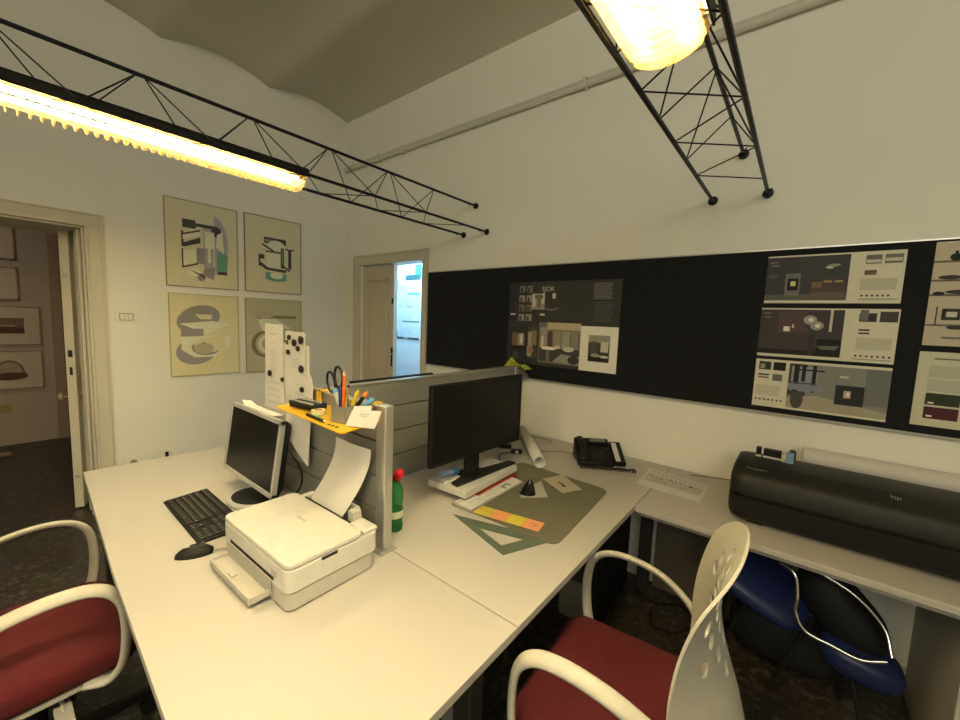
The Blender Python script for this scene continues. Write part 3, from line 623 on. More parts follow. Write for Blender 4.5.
    for k in range(5):
        a = 2*PI*k/5+.3; T = Matrix.Rotation(a, 4, 'Z') @ Matrix.Translation((.285, 0, 0))
        w = MB()
        for yy in (-.022, .008): w.lathe([(.006, yy), (.026, yy+.001), (.028, yy+.007), (.026, yy+.013), (.006, yy+.014)], 16, None, T @ Matrix.Translation((0, 0, .0285)) @ Matrix.Rotation(PI/2, 4, 'X'))
        w.rod((0, 0, .03), (0, 0, .07), .007, 8, None, T); w.build('caster', M_BLACK, o)
    return o
make_chair((-.335, 1.115, 0), PI/2+.075, 'office chair with perforated ivory back and burgundy seat, right of the desks')
make_chair((-1.832, .036, 0), .0, 'burgundy office chair with ivory arms at the left edge, drawn up to the desk')

# ------------------------------------------------------------------ printer on the near desk
def printer():
    o = thing('printer', 'cream inkjet printer on the near desk with blank paper standing in its rear feed', 'printer', (-1.215, .612, .7402), .02)
    W, D = .425, .300
    x0, x1, y0, y1 = -W/2, W/2, -D/2, D/2
    MB().prism(rrect(x0+.004, x1-.004, y0+.004, y1-.01, .022), .004, .056).build('lower_body', M_OFFW, o, bevel=.003)
    up = MB().prism(rrect(x0, x1, y0, y1, .024), .057, .122).build('upper_body', M_WHITE, o, bevel=.003)
    l = MB(); l.box(x0+.06, x1-.075, y0-.001, y0+.004, .070, .080); l.build('paper_slot', M_BLACKM, up)
    l = MB(); l.box(x1-.001, x1+.0015, y0+.100, y0+.150, .113, .1215); l.build('lid_notch', M_BLACKM, up)
    l = MB(); l.box(x1-.085, x1-.055, y0-.0015, y0, .085, .105); l.build('control_pad', mat('pale_grey', (.45, .44, .41), .5), up)
    b = MB(); b.prism(rrect(x0, x1, y0, y1-.055, .024), .124, .141); lid = b.build('scanner_lid', M_WHITE, o, bevel=.005, seg=3)
    b = MB(); b.text('Canon', .020, M_INKG, Matrix.Translation((-.03, .0, .1414)) @ Matrix.Rotation(0, 4, 'Z')); b.build('lettering', M_INKG, lid, smooth=False)
    b = MB(); b.text('Canon', .008, M_INKG, basis((x0+.02, y0-.0006, .108), (1, 0, 0), (0, 0, 1))); b.build('lettering', M_INKG, up, smooth=False)
    for xa, xb in ((x0+.03, x0+.06), (x1-.085, x1-.004)): MB().box(xa, xb, y1-.055, y1-.002, .122, .138).build('rear_cover', M_WHITE, o, bevel=.006)
    b = MB(); b.box(x0+.06, x1-.085, y1-.052, y1-.046, .122, .137); b.box(x0+.06, x1-.085, y1-.045, y1-.004, .120, .124); b.build('feed_slot', M_BLACKM, o)
    b = MB(); b.box(x0+.055, x1-.085, y1-.008, y1-.003, .122, .148); b.box(x0+.075, x1-.105, y1-.004, y1+.004, .13, .165); b.box(x1-.115, x1-.085, y1-.038, y1-.006, .122, .165); b.build('rear_support', M_OFFW, o, bevel=.002)
    # output tray
    b = MB(); b.prism(rrect(x0+.045, x1-.095, y0-.056, y0+.01, .012), .016, .024); b.box(x0+.045, x0+.052, y0-.05, y0, .02, .036); b.box(x1-.102, x1-.095, y0-.05, y0, .02, .036); b.box(x0+.05, x1-.10, y0-.056, y0-.049, .012, .034)
    t_ = b.build('output_tray', M_OFFW, o, bevel=.002)
    MB().box(-.06, -.03, y0-.044, y0-.028, .024, .03).build('tray_tab', mat('pale_grey', (.45, .44, .41), .5), t_, bevel=.002)
    MB().box(x0+.04, x1-.09, y0-.004, y0+.001, .018, .07).build('tray_recess', mat('shaded_grey_plastic', (.40, .38, .34), .5), o)
    return o
printer()
# paper standing in the rear feed, curling back to the partition
b = MB(); rings = []
for i in range(15):
    t = i/14; z = .866+.235*t; w = .105
    yc = .724+.070*math.sin(t*PI*.5)-.018*max(0, t-.75)
    xc = -1.262+.035*t+.03*math.sin(t*PI*.6)
    rings.append([(xc-w, yc+.004, z), (xc, yc-.002, z), (xc+w, yc+.004, z), (xc+w, yc+.0055, z), (xc, yc-.0005, z), (xc-w, yc+.0055, z)])
b.loft(rings); tag(b.build('paper_sheet', M_PAPER, ang=60), 'blank white paper standing upright in the rear feed of the printer', 'paper')

# ------------------------------------------------------------------ keyboards and mice
def keyboard(name, label, loc, rz, W, D, m, mk, rows=6, legends=True, h=.018):
    o = thing(name, label, 'keyboard', loc, rz)
    b = MB(); b.loft([[(-W/2, -D/2, 0), (W/2, -D/2, 0), (W/2, -D/2, h*.5), (-W/2, -D/2, h*.5)], [(-W/2, D/2, 0), (W/2, D/2, 0), (W/2, D/2, h), (-W/2, D/2, h)]])
    b.build('case', m, o, bevel=.003)
    k = MB(); lg = MB(); mrg = .008; z0 = h*.5
    def zz(y_): return h*.5+(y_+D/2)/D*h*.5
    ux = (W-2*mrg)/22.6; y_top = D/2-mrg; ry = (D-2*mrg)/(rows+.25)
    for r_ in range(rows):
        ya = y_top-(r_+1)*ry-(.25*ry if r_ > 0 else 0)+ry*.25*0; yb_ = ya+ry
        xs = []
        if r_ < rows-1:
            xs += [(i, i+1) for i in range(15)]
        else: xs += [(0, 1.4), (1.4, 2.6), (2.6, 3.9), (3.9, 9.6), (9.6, 10.9), (10.9, 12.2), (12.2, 13.5), (13.5, 15)]
        if r_ not in (3,): xs += [(15.4+i, 16.4+i) for i in range(3)] if r_ not in (4,) else [(16.4, 17.4)]
        xs += [(18.6+i, 19.6+i) for i in range(4)]
        for xa, xb in xs:
            a0 = -W/2+mrg+xa*ux+.0010; a1 = -W/2+mrg+xb*ux-.0010; b0 = ya+.0010; b1 = yb_-.0010; z = zz((b0+b1)/2)
            k.box(a0, a1, b0, b1, z-.002, z+.0035)
            if legends and xb-xa < 1.3:
                lg.flat(R(a0+.004, b0+.006, a0+.008+.004*random.random(), b0+.0105), z+.0037)
    kk = k.build('keys', mk, o, smooth=False)
    if legends: lg.build('key_legends', mat('white_legend', (.20, .19, .17), .6), kk, smooth=False)
    return o
keyboard('keyboard', 'black full-size keyboard with white legends, on the near desk before the silver monitor', (-1.775, .503, .7402), -.012, .452, .158, M_BLACK, mat('black_keys', (.018, .017, .016), .5))
keyboard('keyboard', 'slim white keyboard with white keys, in front of the large black monitor', (-1.068, 1.452, .7438), PI/2+.02, .425, .112, mat('keyboard_aluminium', (.33, .32, .30), .4, .3), mat('white_keys', (.70, .69, .66), .45), legends=False, h=.012)
def mouse(loc, rz):
    o = thing('mouse', 'black computer mouse on the near desk beside the black keyboard', 'mouse', loc, rz)
    rings = []
    for i in range(13):
        t = i/12; y_ = -.052+.104*t; w = .030*math.sin(PI*(.06+.88*t))**.45; hh = .034*math.sin(PI*(.05+.85*t))**.7
        rings.append([(w*math.cos(a), y_, max(0, hh*math.sin(a))) for a in [PI*j/12 for j in range(13)]])
    MB().loft(rings).build('shell', M_BLACK, o, ang=70)
    T = Matrix.Translation((0, .024, .030)) @ Matrix.Rotation(PI/2, 4, 'Y')
    MB().lathe([(.004, -.004), (.008, -.003), (.008, .003), (.004, .004)], 12, None, T).build('scroll_wheel', mat('grey_rubber', (.08, .08, .08), .6), o)
    MB().box(-.012, .012, -.03, -.012, .0325, .0335).build('emblem', M_SILVER, o)
    return o
mouse((-1.50, .397, .7402), -.45)
tag(MB().tube(spline([(-1.47, .447, .745), (-1.45, .50, .744), (-1.47, .56, .744), (-1.56, .63, .744), (-1.60, .72, .744)]), .0018, 6).build('mouse_cable', M_CABLE), 'thin grey mouse cable running behind the printer', 'cable')

# ------------------------------------------------------------------ silver monitor
def monitor(name, label, loc, rz, W, H, D, bez, mf, mb_, tilt, zb, foot, group=None):
    o = thing(name, label, 'monitor', loc, rz, group)
    # local: screen faces -y, rotates about its base
    T = Matrix.Translation((0, 0, zb)) @ Matrix.Rotation(-tilt, 4, 'X')
    b = MB()
    for q in ((-W/2, W/2, 0, bez), (-W/2, W/2, H-bez*.9, H), (-W/2, -W/2+bez, 0, H), (W/2-bez, W/2, 0, H)): b.box(q[0], q[1], -D/2, -D/2+.020, q[2], q[3], None, T)
    b.build('bezel', mf, o, bevel=.002)
    MB().box(-W/2+bez, W/2-bez, -D/2+.004, -D/2+.010, bez, H-bez*.9, None, T).build('screen', M_SCREEN, o)
    b = MB(); b.loft([[(sx*(W/2-.003)*f, y_, H/2+sz*(H/2-.003)*f) for sx, sz in ((-1, -1), (1, -1), (1, 1), (-1, 1))] for f, y_ in ((1, -D/2+.012), (1, -D/2+.028), (.86, D/2), (.5, D/2+.004))], None, T)
    b.build('back_shell', mb_, o, bevel=.004)
    return o, T
mo, T = monitor('monitor', 'widescreen monitor with a silver frame and dark screen, on the near desk', (-1.812, .700, .7402), 0, .505, .312, .062, .019, M_SILVER, M_BLACK, .14, .070, None)
b = MB(); b.lathe([(.118, 0), (.122, .006), (.118, .013), (.10, .018)], 32, M_SILVER, Matrix.Translation((.03, -.01, 0)) @ Matrix.Diagonal((1, .8, 1, 1))); b.lathe([(.099, .0180), (.05, .021)], 32, M_BLACK, Matrix.Translation((.03, -.01, 0)) @ Matrix.Diagonal((1, .8, 1, 1))); b.build('base', M_SILVER, mo)
MB().box(-.04+.03, .04+.03, .018, .05, .01, .20).build('neck', M_BLACK, mo, bevel=.006)
# paper laid over its top edge
T2 = T @ Matrix.Translation((0, 0, .3128))
b = MB(); b.loft([[(x, y_, z+(.012 if x < -.15 else 0)) for x, y_, z in q] for q in ([(-.19, -.01, .003), (-.19, .03, .001), (-.19, .03, .003), (-.19, -.01, .005)], [(-.13, -.022, .0005), (-.13, .03, .0005), (-.13, .03, .0025), (-.13, -.022, .0025)], [(.14, -.02, .0005), (.14, .028, .0005), (.14, .028, .0025), (.14, -.02, .0025)])], None, Matrix.Translation((-1.812, .700, .7402)) @ T2)
tag(b.build('paper_strip', M_PAPER), 'narrow curled white paper strip lying along the top of the silver monitor', 'paper')
tag(MB().tube(spline([(-1.56, .74, 1.0), (-1.53, .77, .93), (-1.535, .78, .86), (-1.56, .76, .80), (-1.60, .73, .752), (-1.50, .70, .745), (-1.44, .78, .745)]), .004, 8).build('monitor_cable', M_BLACK), 'black cable hanging behind the silver monitor', 'cable')

# ------------------------------------------------------------------ large black monitor
mo, T = monitor('monitor', 'large black monitor with a black screen on the white riser', (-1.150, 1.44, .8007), PI/2-.05, .625, .352, .045, .009, M_BLACK, M_BLACK, .0, .125, None)
b = MB(); b.box(-.045, .045, .02, .045, .01, .25); b.build('neck', M_BLACK, mo, bevel=.006)
b = MB(); b.prism([(-.15, -.022), (.29, -.022), (.285, .022), (.10, .045), (.05, .10), (-.05, .10), (-.06, .045), (-.145, .022)], 0, .010); b.build('base', M_BLACK, mo, bevel=.003)
# monitor on the far desk behind the partition
mo, T = monitor('monitor', 'black monitor seen only as a thin bar above the far partition', (-1.70, 1.40, .7402), -PI/2, .56, .335, .045, .010, M_BLACK, M_BLACK, 0, .150, None)
MB().box(-.04, .04, .02, .045, .01, .25).build('neck', M_BLACK, mo, bevel=.006)
MB().prism(rrect(-.13, .13, -.09, .10, .02), 0, .014).build('base', M_BLACK, mo, bevel=.003)

# riser with things on and around it
o = thing('monitor_riser', 'low white shelf under the large black monitor', 'shelf', (-1.196, 1.49, .7402), PI/2+.05)
MB().box(-.218, .218, -.112, .112, .030, .060).build('riser_top', M_WHITE, o, bevel=.002)
for x in (-.15, .20): MB().box(x-.01, x+.01, -.0, .10, 0, .030).build('leg', M_WHITE, o, bevel=.001)
tag(MB().box(-.13, .205, -.118, -.02, .0, .022).build('red_book', mat('red_cover', (.30, .035, .022), .5), loc=(-1.196, 1.49, .7404), rot=(0, 0, PI/2+.05), bevel=.001), 'flat red book pushed under the white monitor riser', 'book')
MBt = MB(); MBt.prism(rrect(-.06, .06, -.035, .035, .006), 0, .007); tag(MBt.build('note_pad', M_PAPER, loc=(-1.235, 1.355, .8005), rot=(0, 0, PI/2-.15)), 'white note pad on the left part of the riser, under the glue stick', 'note pad')
tag(MB().prism(rrect(-.06, .06, -.025, .025, .004), 0, .006).build('note_pad', M_PAPER, loc=(-1.235, 1.63, .8005), rot=(0, 0, PI/2+.05)), 'white note pad on the riser behind the monitor foot', 'note pad')
o = thing('glue_stick', 'pale blue glue stick with a darker blue cap lying on the riser', 'glue stick', (-1.243, 1.35, .8225), 1.25)
Tx = Matrix.Rotation(PI/2, 4, 'Y')
MB().lathe([(.012, -.05), (.0145, -.048), (.0145, .02), (.013, .02)], 18, mat('pale_blue', (.30, .40, .68), .4), Tx).build('barrel', None, o)
MB().lathe([(.0145, .021), (.0145, .047), (.012, .05)], 18, mat('cyan_cap', (.03, .22, .46), .4), Tx).build('cap', None, o)

# desk mat, notes, set square, cards
MAT = [(-1.13, 1.245), (-1.20, 1.915), (-.665, 1.885), (-.622, 1.262)]
def rounded_poly(P_, r, n=5):
    out = []; k = len(P_)
    for i in range(k):
        a, b_, c = Vector(P_[i-1]), Vector(P_[i]), Vector(P_[(i+1) % k])
        u = (a-b_).normalized(); v = (c-b_).normalized()
        p, q = b_+u*r, b_+v*r
        for j in range(n+1):
            t = j/n; out.append(tuple((1-t)**2*p+2*t*(1-t)*b_+t*t*q))
    return out
tag(MB().prism([(x+.9, y_-1.58) for x, y_ in rounded_poly(MAT, .05)], 0, .0028).build('desk_mat', mat('olive_mat', (.155, .150, .105), .55, var=.06, scale=4), loc=(-.9, 1.58, .7402)), 'olive grey desk mat with rounded corners in front of the large black monitor', 'desk mat')
nz_ = .7438; u = Vector((-.735+1.022, 1.379-1.323, 0)); L_ = u.length/4; ang = math.atan2(u.y, u.x)
for i, (c_, lab, tx_) in enumerate((((.62, .52, .07), 'yellow sticky note at the left end of the row on the mat edge', 'ok'), ((.80, .34, .16), 'blank orange sticky note second from the left in the row', ''), ((.62, .52, .07), 'blank yellow sticky note third in the row, between two orange notes', ''), ((.80, .34, .16), 'orange sticky note with pen marks at the right end of the row', 'ci'))):
    p_ = Vector((-1.022, 1.323, nz_)) + Vector((math.cos(ang), math.sin(ang), 0))*(L_*i)
    T = basis(p_, (math.cos(ang), math.sin(ang), 0), (-math.sin(ang), math.cos(ang), 0)) @ Matrix.Translation((0, -.076, 0))
    m_ = mat('note_%d' % (i % 2), c_, .8); b = MB(); b.box(.0006, L_-.0006, 0, .076, 0, .001, m_, T)
    if i in (0, 3): b.tube([tuple(T @ Vector(q)) for q in spline([(.02, .03, .0013), (.03, .05, .0013), (.045, .04, .0013), (.035, .02, .0013), (.055, .045, .0013)], 4)], .0008, 5, M_INKG)
    tag(b.build('sticky_note', m_, smooth=False), lab, 'sticky note', 'sticky notes along the mat edge')
A_, B_, C_ = Vector((-1.06, 1.184)), Vector((-.735, 1.088)), Vector((-.645, 1.300))
G = (A_*.28+B_*.44+C_*.28); inn = [G+(p-G)*.42+Vector((.0, -.006)) for p in (A_, B_, C_)]
b = MB(); ou = [A_, B_, C_]
vs = [(p.x, p.y, z) for z in (0, .0016) for p in ou+inn]
fs = []
for i in range(3):
    j = (i+1) % 3
    fs += [(6+i, 6+j, 9+j, 9+i), (i, 3+i, 3+j, j), (i, j, 6+j, 6+i), (3+i, 9+i, 9+j, 3+j)]
b.add(vs, fs, None, Matrix.Translation((.81, -1.19, 0)))
tag(b.build('set_square', mat('green_acrylic', (.105, .135, .105), .3), loc=(-.81, 1.19, .7404), smooth=False), 'dark green triangular set square lying on the desk against the mat', 'set square')
def card(label, pts, z, m, marks=()):
    c = Vector((sum(p[0] for p in pts)/len(pts), sum(p[1] for p in pts)/len(pts)))
    b = MB(); b.prism([(p[0]-c.x, p[1]-c.y) for p in pts], 0, .0006, m)
    for q, mm in marks: b.flat([(p[0]-c.x, p[1]-c.y) for p in q], .0008, mm)
    return tag(b.build('card', m, loc=(c.x, c.y, z), smooth=False), label, 'card')
card('white card on the mat under the black shark-fin object', [(-.983, 1.575), (-.935, 1.51), (-.845, 1.60), (-.965, 1.745)], nz_, mat('grey_card', (.50, .50, .46), .6))
card('beige card with a small brown drawing, near the back of the mat', [(-.975, 1.775), (-.925, 1.90), (-.765, 1.795), (-.815, 1.69)], nz_, mat('beige_card', (.50, .44, .33), .7), [(E(-.868, 1.785, .035, .008, 16, -.5), mat('brown_mark', (.12, .09, .05), .7)), (E(-.85, 1.77, .012, .012, 12), mat('brown_mark', (.12, .09, .05), .7))])
# shark-fin object (vertical mouse)
o = thing('vertical_mouse', 'small glossy black fin-shaped object standing on the mat', 'mouse', (-.935, 1.565, .7448), .5)
rings = []
for i in range(10):
    t = i/9; z = .072*t; a = .036*(1-t)**.7+.003; bb = .024*(1-t)**.8+.003; ox = .012*t
    rings.append([(ox+a*math.cos(2*PI*j/16), bb*math.sin(2*PI*j/16), z) for j in range(16)])
MB().loft(rings).build('shell', mat('gloss_black', (.006, .006, .007), .12), o, ang=70)

# cables, tiny black things behind the monitor, rolled paper
tag(MB().tube(spline([(-1.47, 2.42, .746), (-1.40, 2.40, .746), (-1.30, 2.41, .746), (-1.24, 2.37, .746)]), .003, 6).build('desk_cable', M_CABLE), 'short brown cable lying along the wall behind the monitor', 'cable')
tag(MB().tube(spline([(-1.24, 2.13, .746), (-1.16, 2.19, .746), (-1.10, 2.25, .746), (-1.03, 2.26, .746), (-.98, 2.27, .746)]), .0028, 6).build('telephone_cable', M_CABLE), 'thin cable running across the desk to the telephone', 'cable')
tag(MB().tube(spline([(-.40, 2.40, .747), (-.36, 2.41, .75), (-.28, 2.43, .756), (-.18, 2.44, .76), (-.10, 2.45, .76)]), .0035, 6).build('plotter_cable', M_CABLE), 'brown cable lying behind the left end of the plotter', 'cable')
o = thing('webcam', 'small black webcam with a silver lens ring lying on the desk beyond the monitor', 'webcam', (-1.30, 2.02, .7402), .7)
MB().box(-.035, .035, -.016, .016, 0, .028).build('body', M_BLACK, o, bevel=.008, seg=3)
MB().lathe([(.010, 0), (.010, .004), (.006, .005)], 16, None, basis((0, -.016, .014), (1, 0, 0), (0, 0, 1))).build('lens_ring', M_SILVER, o)
tag(MB().tube(spline([(-1.33, 2.0, .746), (-1.36, 1.92, .745), (-1.31, 1.86, .745), (-1.27, 1.80, .745)]), .003, 6).build('webcam_cable', M_BLACK), 'short black cable curling beside the webcam', 'cable')
tag(MB().box(-.045, .045, -.02, .02, 0, .022).build('usb_adapter', M_BLACK, loc=(-1.42, 2.06, .7402), rot=(0, 0, .5), bevel=.004), 'small black adapter box on the desk behind the webcam', 'adapter')
d = Vector((-1.06+1.49, 1.89-2.38, 0)); a = math.atan2(d.y, d.x)
b = MB()
R0 = Matrix.Translation((-1.275, 2.135, .7785)) @ Matrix.Rotation(a, 4, 'Z') @ Matrix.Rotation(PI/2, 4, 'Y')
ln = d.length/2
prof = []
for i in range(30):
    th = 2*PI*1.4*i/29; prof.append(((.034-.004*i/29)*math.cos(th+.6), (.034-.004*i/29)*math.sin(th+.6)))
b.loft([[(p[0], p[1], z) for p in prof] for z in (-ln, ln)], None, R0, cap=False, closed=False)
ro = b.build('paper_roll', M_PAPER, ang=60); sm = ro.modifiers.new('solid', 'SOLIDIFY'); sm.thickness = .0006
tag(ro, 'long rolled white paper lying on the desk right of the large black monitor', 'paper roll')
# yellow-green wrapper on the partition end
o = thing('snack_wrapper', 'crumpled yellow-green wrapper perched on the partition above the large monitor', 'wrapper', (-1.515, 2.24, 1.2532))
YG = mat('lime_wrapper', (.46, .50, .05), .35, var=.35, scale=70); YG2 = mat('pale_lime', (.66, .66, .34), .4)
MB().add([(.012, -.085, 0), (.018, .08, -.0), (-.012, .07, 0), (-.014, -.07, 0), (.002, -.012, .058), (-.004, .02, .048), (.02, .03, .02)],
         [(0, 4, 3), (4, 5, 3), (3, 5, 2), (0, 1, 6), (0, 6, 4), (6, 5, 4), (6, 1, 2), (6, 2, 5), (0, 3, 2, 1)], YG).build('peak_fold', YG, o, smooth=False)
MB().add([(.015, .06, .003), (.05, .09, -.035), (.045, .20, -.035), (.01, .155, -.0), (.03, .12, .0)],
         [(0, 1, 4), (1, 2, 4), (2, 3, 4), (3, 0, 4)], YG).build('loose_flap', YG2, o, smooth=False)

# ------------------------------------------------------------------ telephone
def phone():
    a = math.atan2(.565, .826)
    o = thing('telephone', 'black desk telephone with a grey display and white key labels, by the wall', 'telephone', (-.931, 2.104, .7402), a)
    sl = math.atan2(.090, .20); T = Matrix.Translation((0, 0, .012)) @ Matrix.Rotation(sl, 4, 'X')
    b = MB(); b.loft([[(0, 0, 0), (.205, 0, 0), (.205, 0, .024), (0, 0, .024)], [(0, .195, 0), (.205, .195, 0), (.205, .195, .111), (0, .195, .111)]]); b.build('body', M_BLACK, o, bevel=.005)
    b = MB(); b.box(.2045, .270, .000, .185, -.006, .020, None, T); e_ = b.build('side_module', M_BLACK, o, bevel=.004)
    MB().box(.214, .242, .015, .172, .0205, .0215, None, T).build('label_strip', M_PAPER, e_)
    k = MB()
    for i in range(8): k.box(.246, .260, .022+i*.017, .032+i*.017, .020, .0225, None, T)
    k.build('keys', mat('dark_keys', (.03, .03, .03), .5), e_)
    b = MB(); b.box(.075, .195, .150, .192, .016, .034, None, T); dsp = b.build('display_housing', M_BLACK, o, bevel=.004)
    MB().box(.088, .178, .158, .186, .0345, .0352, None, T).build('display', mat('lcd_grey', (.16, .19, .15), .3), dsp)
    # handset
    p_ = MB(); p_.tube(spline([(.030, .015, .030), (.030, .05, .046), (.030, .10, .052), (.030, .15, .046), (.030, .188, .030)], 5), .016, 12, None, T, sq=(.011, .021))
    p_.ball((.030, .020, .028), (.026, .024, .016), None, T); p_.ball((.030, .180, .028), (.026, .024, .016), None, T); p_.build('handset', M_BLACK, o, ang=60)
    k = MB()
    for r_ in range(4):
        for c_ in range(3): k.box(.088+c_*.024, .104+c_*.024, .030+r_*.020, .042+r_*.020, .012, .0165, None, T)
    for c_ in range(5): k.box(.080+c_*.023, .096+c_*.023, .118, .126, .012, .0160, None, T)
    k.build('keys', mat('dark_keys', (.03, .03, .03), .5), o, bevel=.001)
    return o
phone()
# coiled cord
cp = []
for i in range(220):
    t = i/219; th = t*20*2*PI
    c = Vector((-.905, 2.068, .7525)).lerp(Vector((-.640, 2.222, .7525)), t); n_ = Vector((-.5, .86, 0))
    rr = .0075*(1+.25*math.sin(t*28))
    cp.append(tuple(c+n_*rr*math.cos(th)+Vector((0, 0, rr*math.sin(th)))))
tag(MB().tube(cp, .0040, 5).build('coiled_cord', M_BLACK), 'black coiled telephone cord lying in front of the telephone', 'cord')
# printed sheet across the seam
S = [Vector((-.606, 2.364)), Vector((-.298, 2.314)), Vector((-.297, 2.052)), Vector((-.594, 2.070))]
b = MB(); cc = (S[0]+S[1]+S[2]+S[3])/4
b.prism([tuple(p-cc) for p in S], 0, .0006, M_PAPER)
def uvp(u_, v_): p = S[3].lerp(S[2], u_).lerp(S[0].lerp(S[1], u_), v_)-cc; return (p.x, p.y)
gk = mat('light_grey_print', (.50, .49, .46), .8)
b.flat([uvp(.04, .32), uvp(.95, .32), uvp(.97, .92), uvp(.05, .92)], .0009, gk)
for i in range(34):
    uu = .07+.86*random.random(); vv = .33+.3*random.random(); hh = .02+.07*random.random()
    b.flat([uvp(uu, vv), uvp(uu+.012, vv), uvp(uu+.02, vv+hh), uvp(uu+.006, vv+hh)], .0011+i*.00001, M_INKB if i % 3 else M_INKG)
for i in range(12): b.flat([uvp(.08+.075*i, .70), uvp(.12+.075*i, .70), uvp(.12+.075*i, .84), uvp(.08+.075*i, .84)], .0011, M_PAPER)
tag(b.build('printed_sheet', M_PAPER, loc=(cc.x, cc.y, .7403), smooth=False), 'white printed sheet with grey figures lying between the telephone and the plotter', 'paper')

# ------------------------------------------------------------------ plotter
def plotter():
    x0, x1 = -.180, .86; y0, y1 = 1.95, 2.33
    o = thing('plotter', 'wide black large-format plotter on the desk along the wall', 'plotter', ((x0+x1)/2, (y0+y1)/2, .7402))
    cx, cy = (x0+x1)/2, (y0+y1)/2; W = (x1-x0)/2; D = (y1-y0)/2
    def ring(f, z, d0, d1, r=.05): return [(x, y_, z) for x, y_ in rrect(-W*f, W*f, -D+d0, D-d1, r, 6)]
    MB().loft([ring(.965, .012, .035, .02), ring(.99, .03, .012, .0), ring(1.0, .06, .0, .0), ring(1.0, .118, .0, .0)]).build('lower_body', M_BLACK, o, ang=50)
    MB().loft([ring(.97, .116, .016, .010), ring(.97, .133, .016, .010)]).build('gap', M_BLACKM, o)
    top = MB().loft([ring(1.0, .132, .0, .0), ring(1.0, .190, .004, .0), ring(.995, .214, .018, .0), ring(.99, .228, .045, .03), ring(.975, .240, .10, .09), ring(.95, .243, .13, .13)]).build('lid', mat('plotter_black', (.012, .012, .010), .5, spec=.4), o, ang=40)
    b = MB(); b.text('DesignJet', .019, mat('grey_logo', (.36, .36, .34), .4), basis((-W+.050, -D+.052, .2305), (1, 0, 0), (0, 1, .22))); b.build('lettering', None, top, smooth=False)
    b = MB(); b.text('hp', .030, mat('grey_logo', (.36, .36, .34), .4), basis((-.035, -D+.060, .2320), (1, 0, 0), (0, 1, .42))); b.build('emblem', None, top, smooth=False)
    for sx in (-1, 1):
        for sy in (-1, 1): MB().box(sx*(W-.1)-.03, sx*(W-.1)+.03, sy*(D-.07)-.02, sy*(D-.07)+.02, 0, .014).build('foot', M_BLACKM, o)
    # roll holder at the back
    b = MB(); b.box(-W+.19, -W+.215, D-.02, D+.075, .09, .25); b.box(W-.05, W-.025, D-.02, D+.075, .09, .25); b.build('roll_holder', M_BLACK, o, bevel=.006)
    return o
plotter()
tag(MB().lathe([(.044, 0), (.044, .74)], 28, None, Matrix.Translation((.060, 2.408, .968)) @ Matrix.Rotation(PI/2, 4, 'Y')).build('plotter_paper_roll', M_PAPER), 'white paper roll mounted behind the black plotter', 'paper roll')
# cartridge boxes standing on the rear of the plotter
for x, w, hgt, m_, lab in ((-.100, .020, .040, M_BLACK, 'slim black ink cartridge with white foot, leftmost behind the plotter top'), (-.050, .066, .038, M_BLACK, 'wide black ink cartridge beside the slim one behind the plotter top'), (.012, .028, .042, mat('sky_blue_card', (.20, .34, .52), .5), 'light blue cartridge box beside the paper roll behind the plotter')):
    o = thing('ink_cartridge', lab, 'ink cartridge', (x, 2.20 if m_ is M_BLACK else 2.18, .9835), 0, 'cartridges behind the plotter top')
    MB().box(-w/2, w/2, -.02, .012, .008, hgt).build('body', m_, o, bevel=.002)
    MB().box(-w/2, w/2, -.021, .012, 0, .008).build('foot', M_WHITE if m_ is M_BLACK else m_, o)
    if m_ is not M_BLACK: MB().box(-w/2-.014, -w/2-.001, -.015, .01, 0, hgt-.01).build('side_strip', mat('pale_yellow', (.6, .6, .4), .5), o)

# ------------------------------------------------------------------ bottle behind the post
o = thing('bottle', 'green plastic bottle with a red top standing behind the partition post', 'bottle', (-1.147, .945, .7402))
GG = glass_like('green_pet', (.03, .20, .06), .55, .08, (.35, .80, .42))
MB().lathe([(.020, 0), (.031, .004), (.033, .02), (.030, .035), (.033, .05), (.033, .085), (.029, .10), (.033, .115), (.033, .15), (.028, .172), (.016, .190), (.0135, .205)], 24).build('bottle_body', GG, o, ang=60)
T = Matrix.Translation((.006, 0, .205)) @ Matrix.Rotation(.75, 4, 'Y')
MB().lathe([(.014, 0), (.016, .003), (.019, .026), (.016, .040), (.004, .052)], 16, None, T).build('cap', mat('red_cap', (.55, .01, .02), .3), o, ang=60)
MB().lathe([(.0336, .055), (.0336, .082)], 24, cap=False).build('label_band', mat('pale_label', (.55, .6, .45), .5), o)

# ------------------------------------------------------------------ yellow tray on the partition
M_TRAY = translucent('yellow_acrylic', (.80, .52, .02), .3)
o = thing('shelf_tray', 'yellow acrylic tray hooked on the partition, holding the pen cup', 'tray', (-1.27, .735, 1.200))
b = MB(); b.prism(rounded_poly([(-.225, -.075), (.245, -.095), (.205, .078), (-.245, .078)], .015), 0, .004)
b.build('tray_base', M_TRAY, o)
b = MB(); b.box(-.20, -.17, .074, .078, .004, .052); b.box(-.20, -.17, .074, .128, .049, .052); b.build('hook', M_TRAY, o)
b = MB(); b.box(.12, .15, .074, .078, .004, .052); b.box(.12, .15, .074, .128, .049, .052); b.build('hook', M_TRAY, o)
b = MB(); T = Matrix.Translation((.13, -.075, .0045)) @ Matrix.Rotation(.0, 4, 'Z')
for i in range(3): b.box(i*.022, i*.022+.012, 0, .012, 0, .0004, M_INKB, T)
b.build('printed_marks', M_INKB, o)
ZT2 = 1.2046
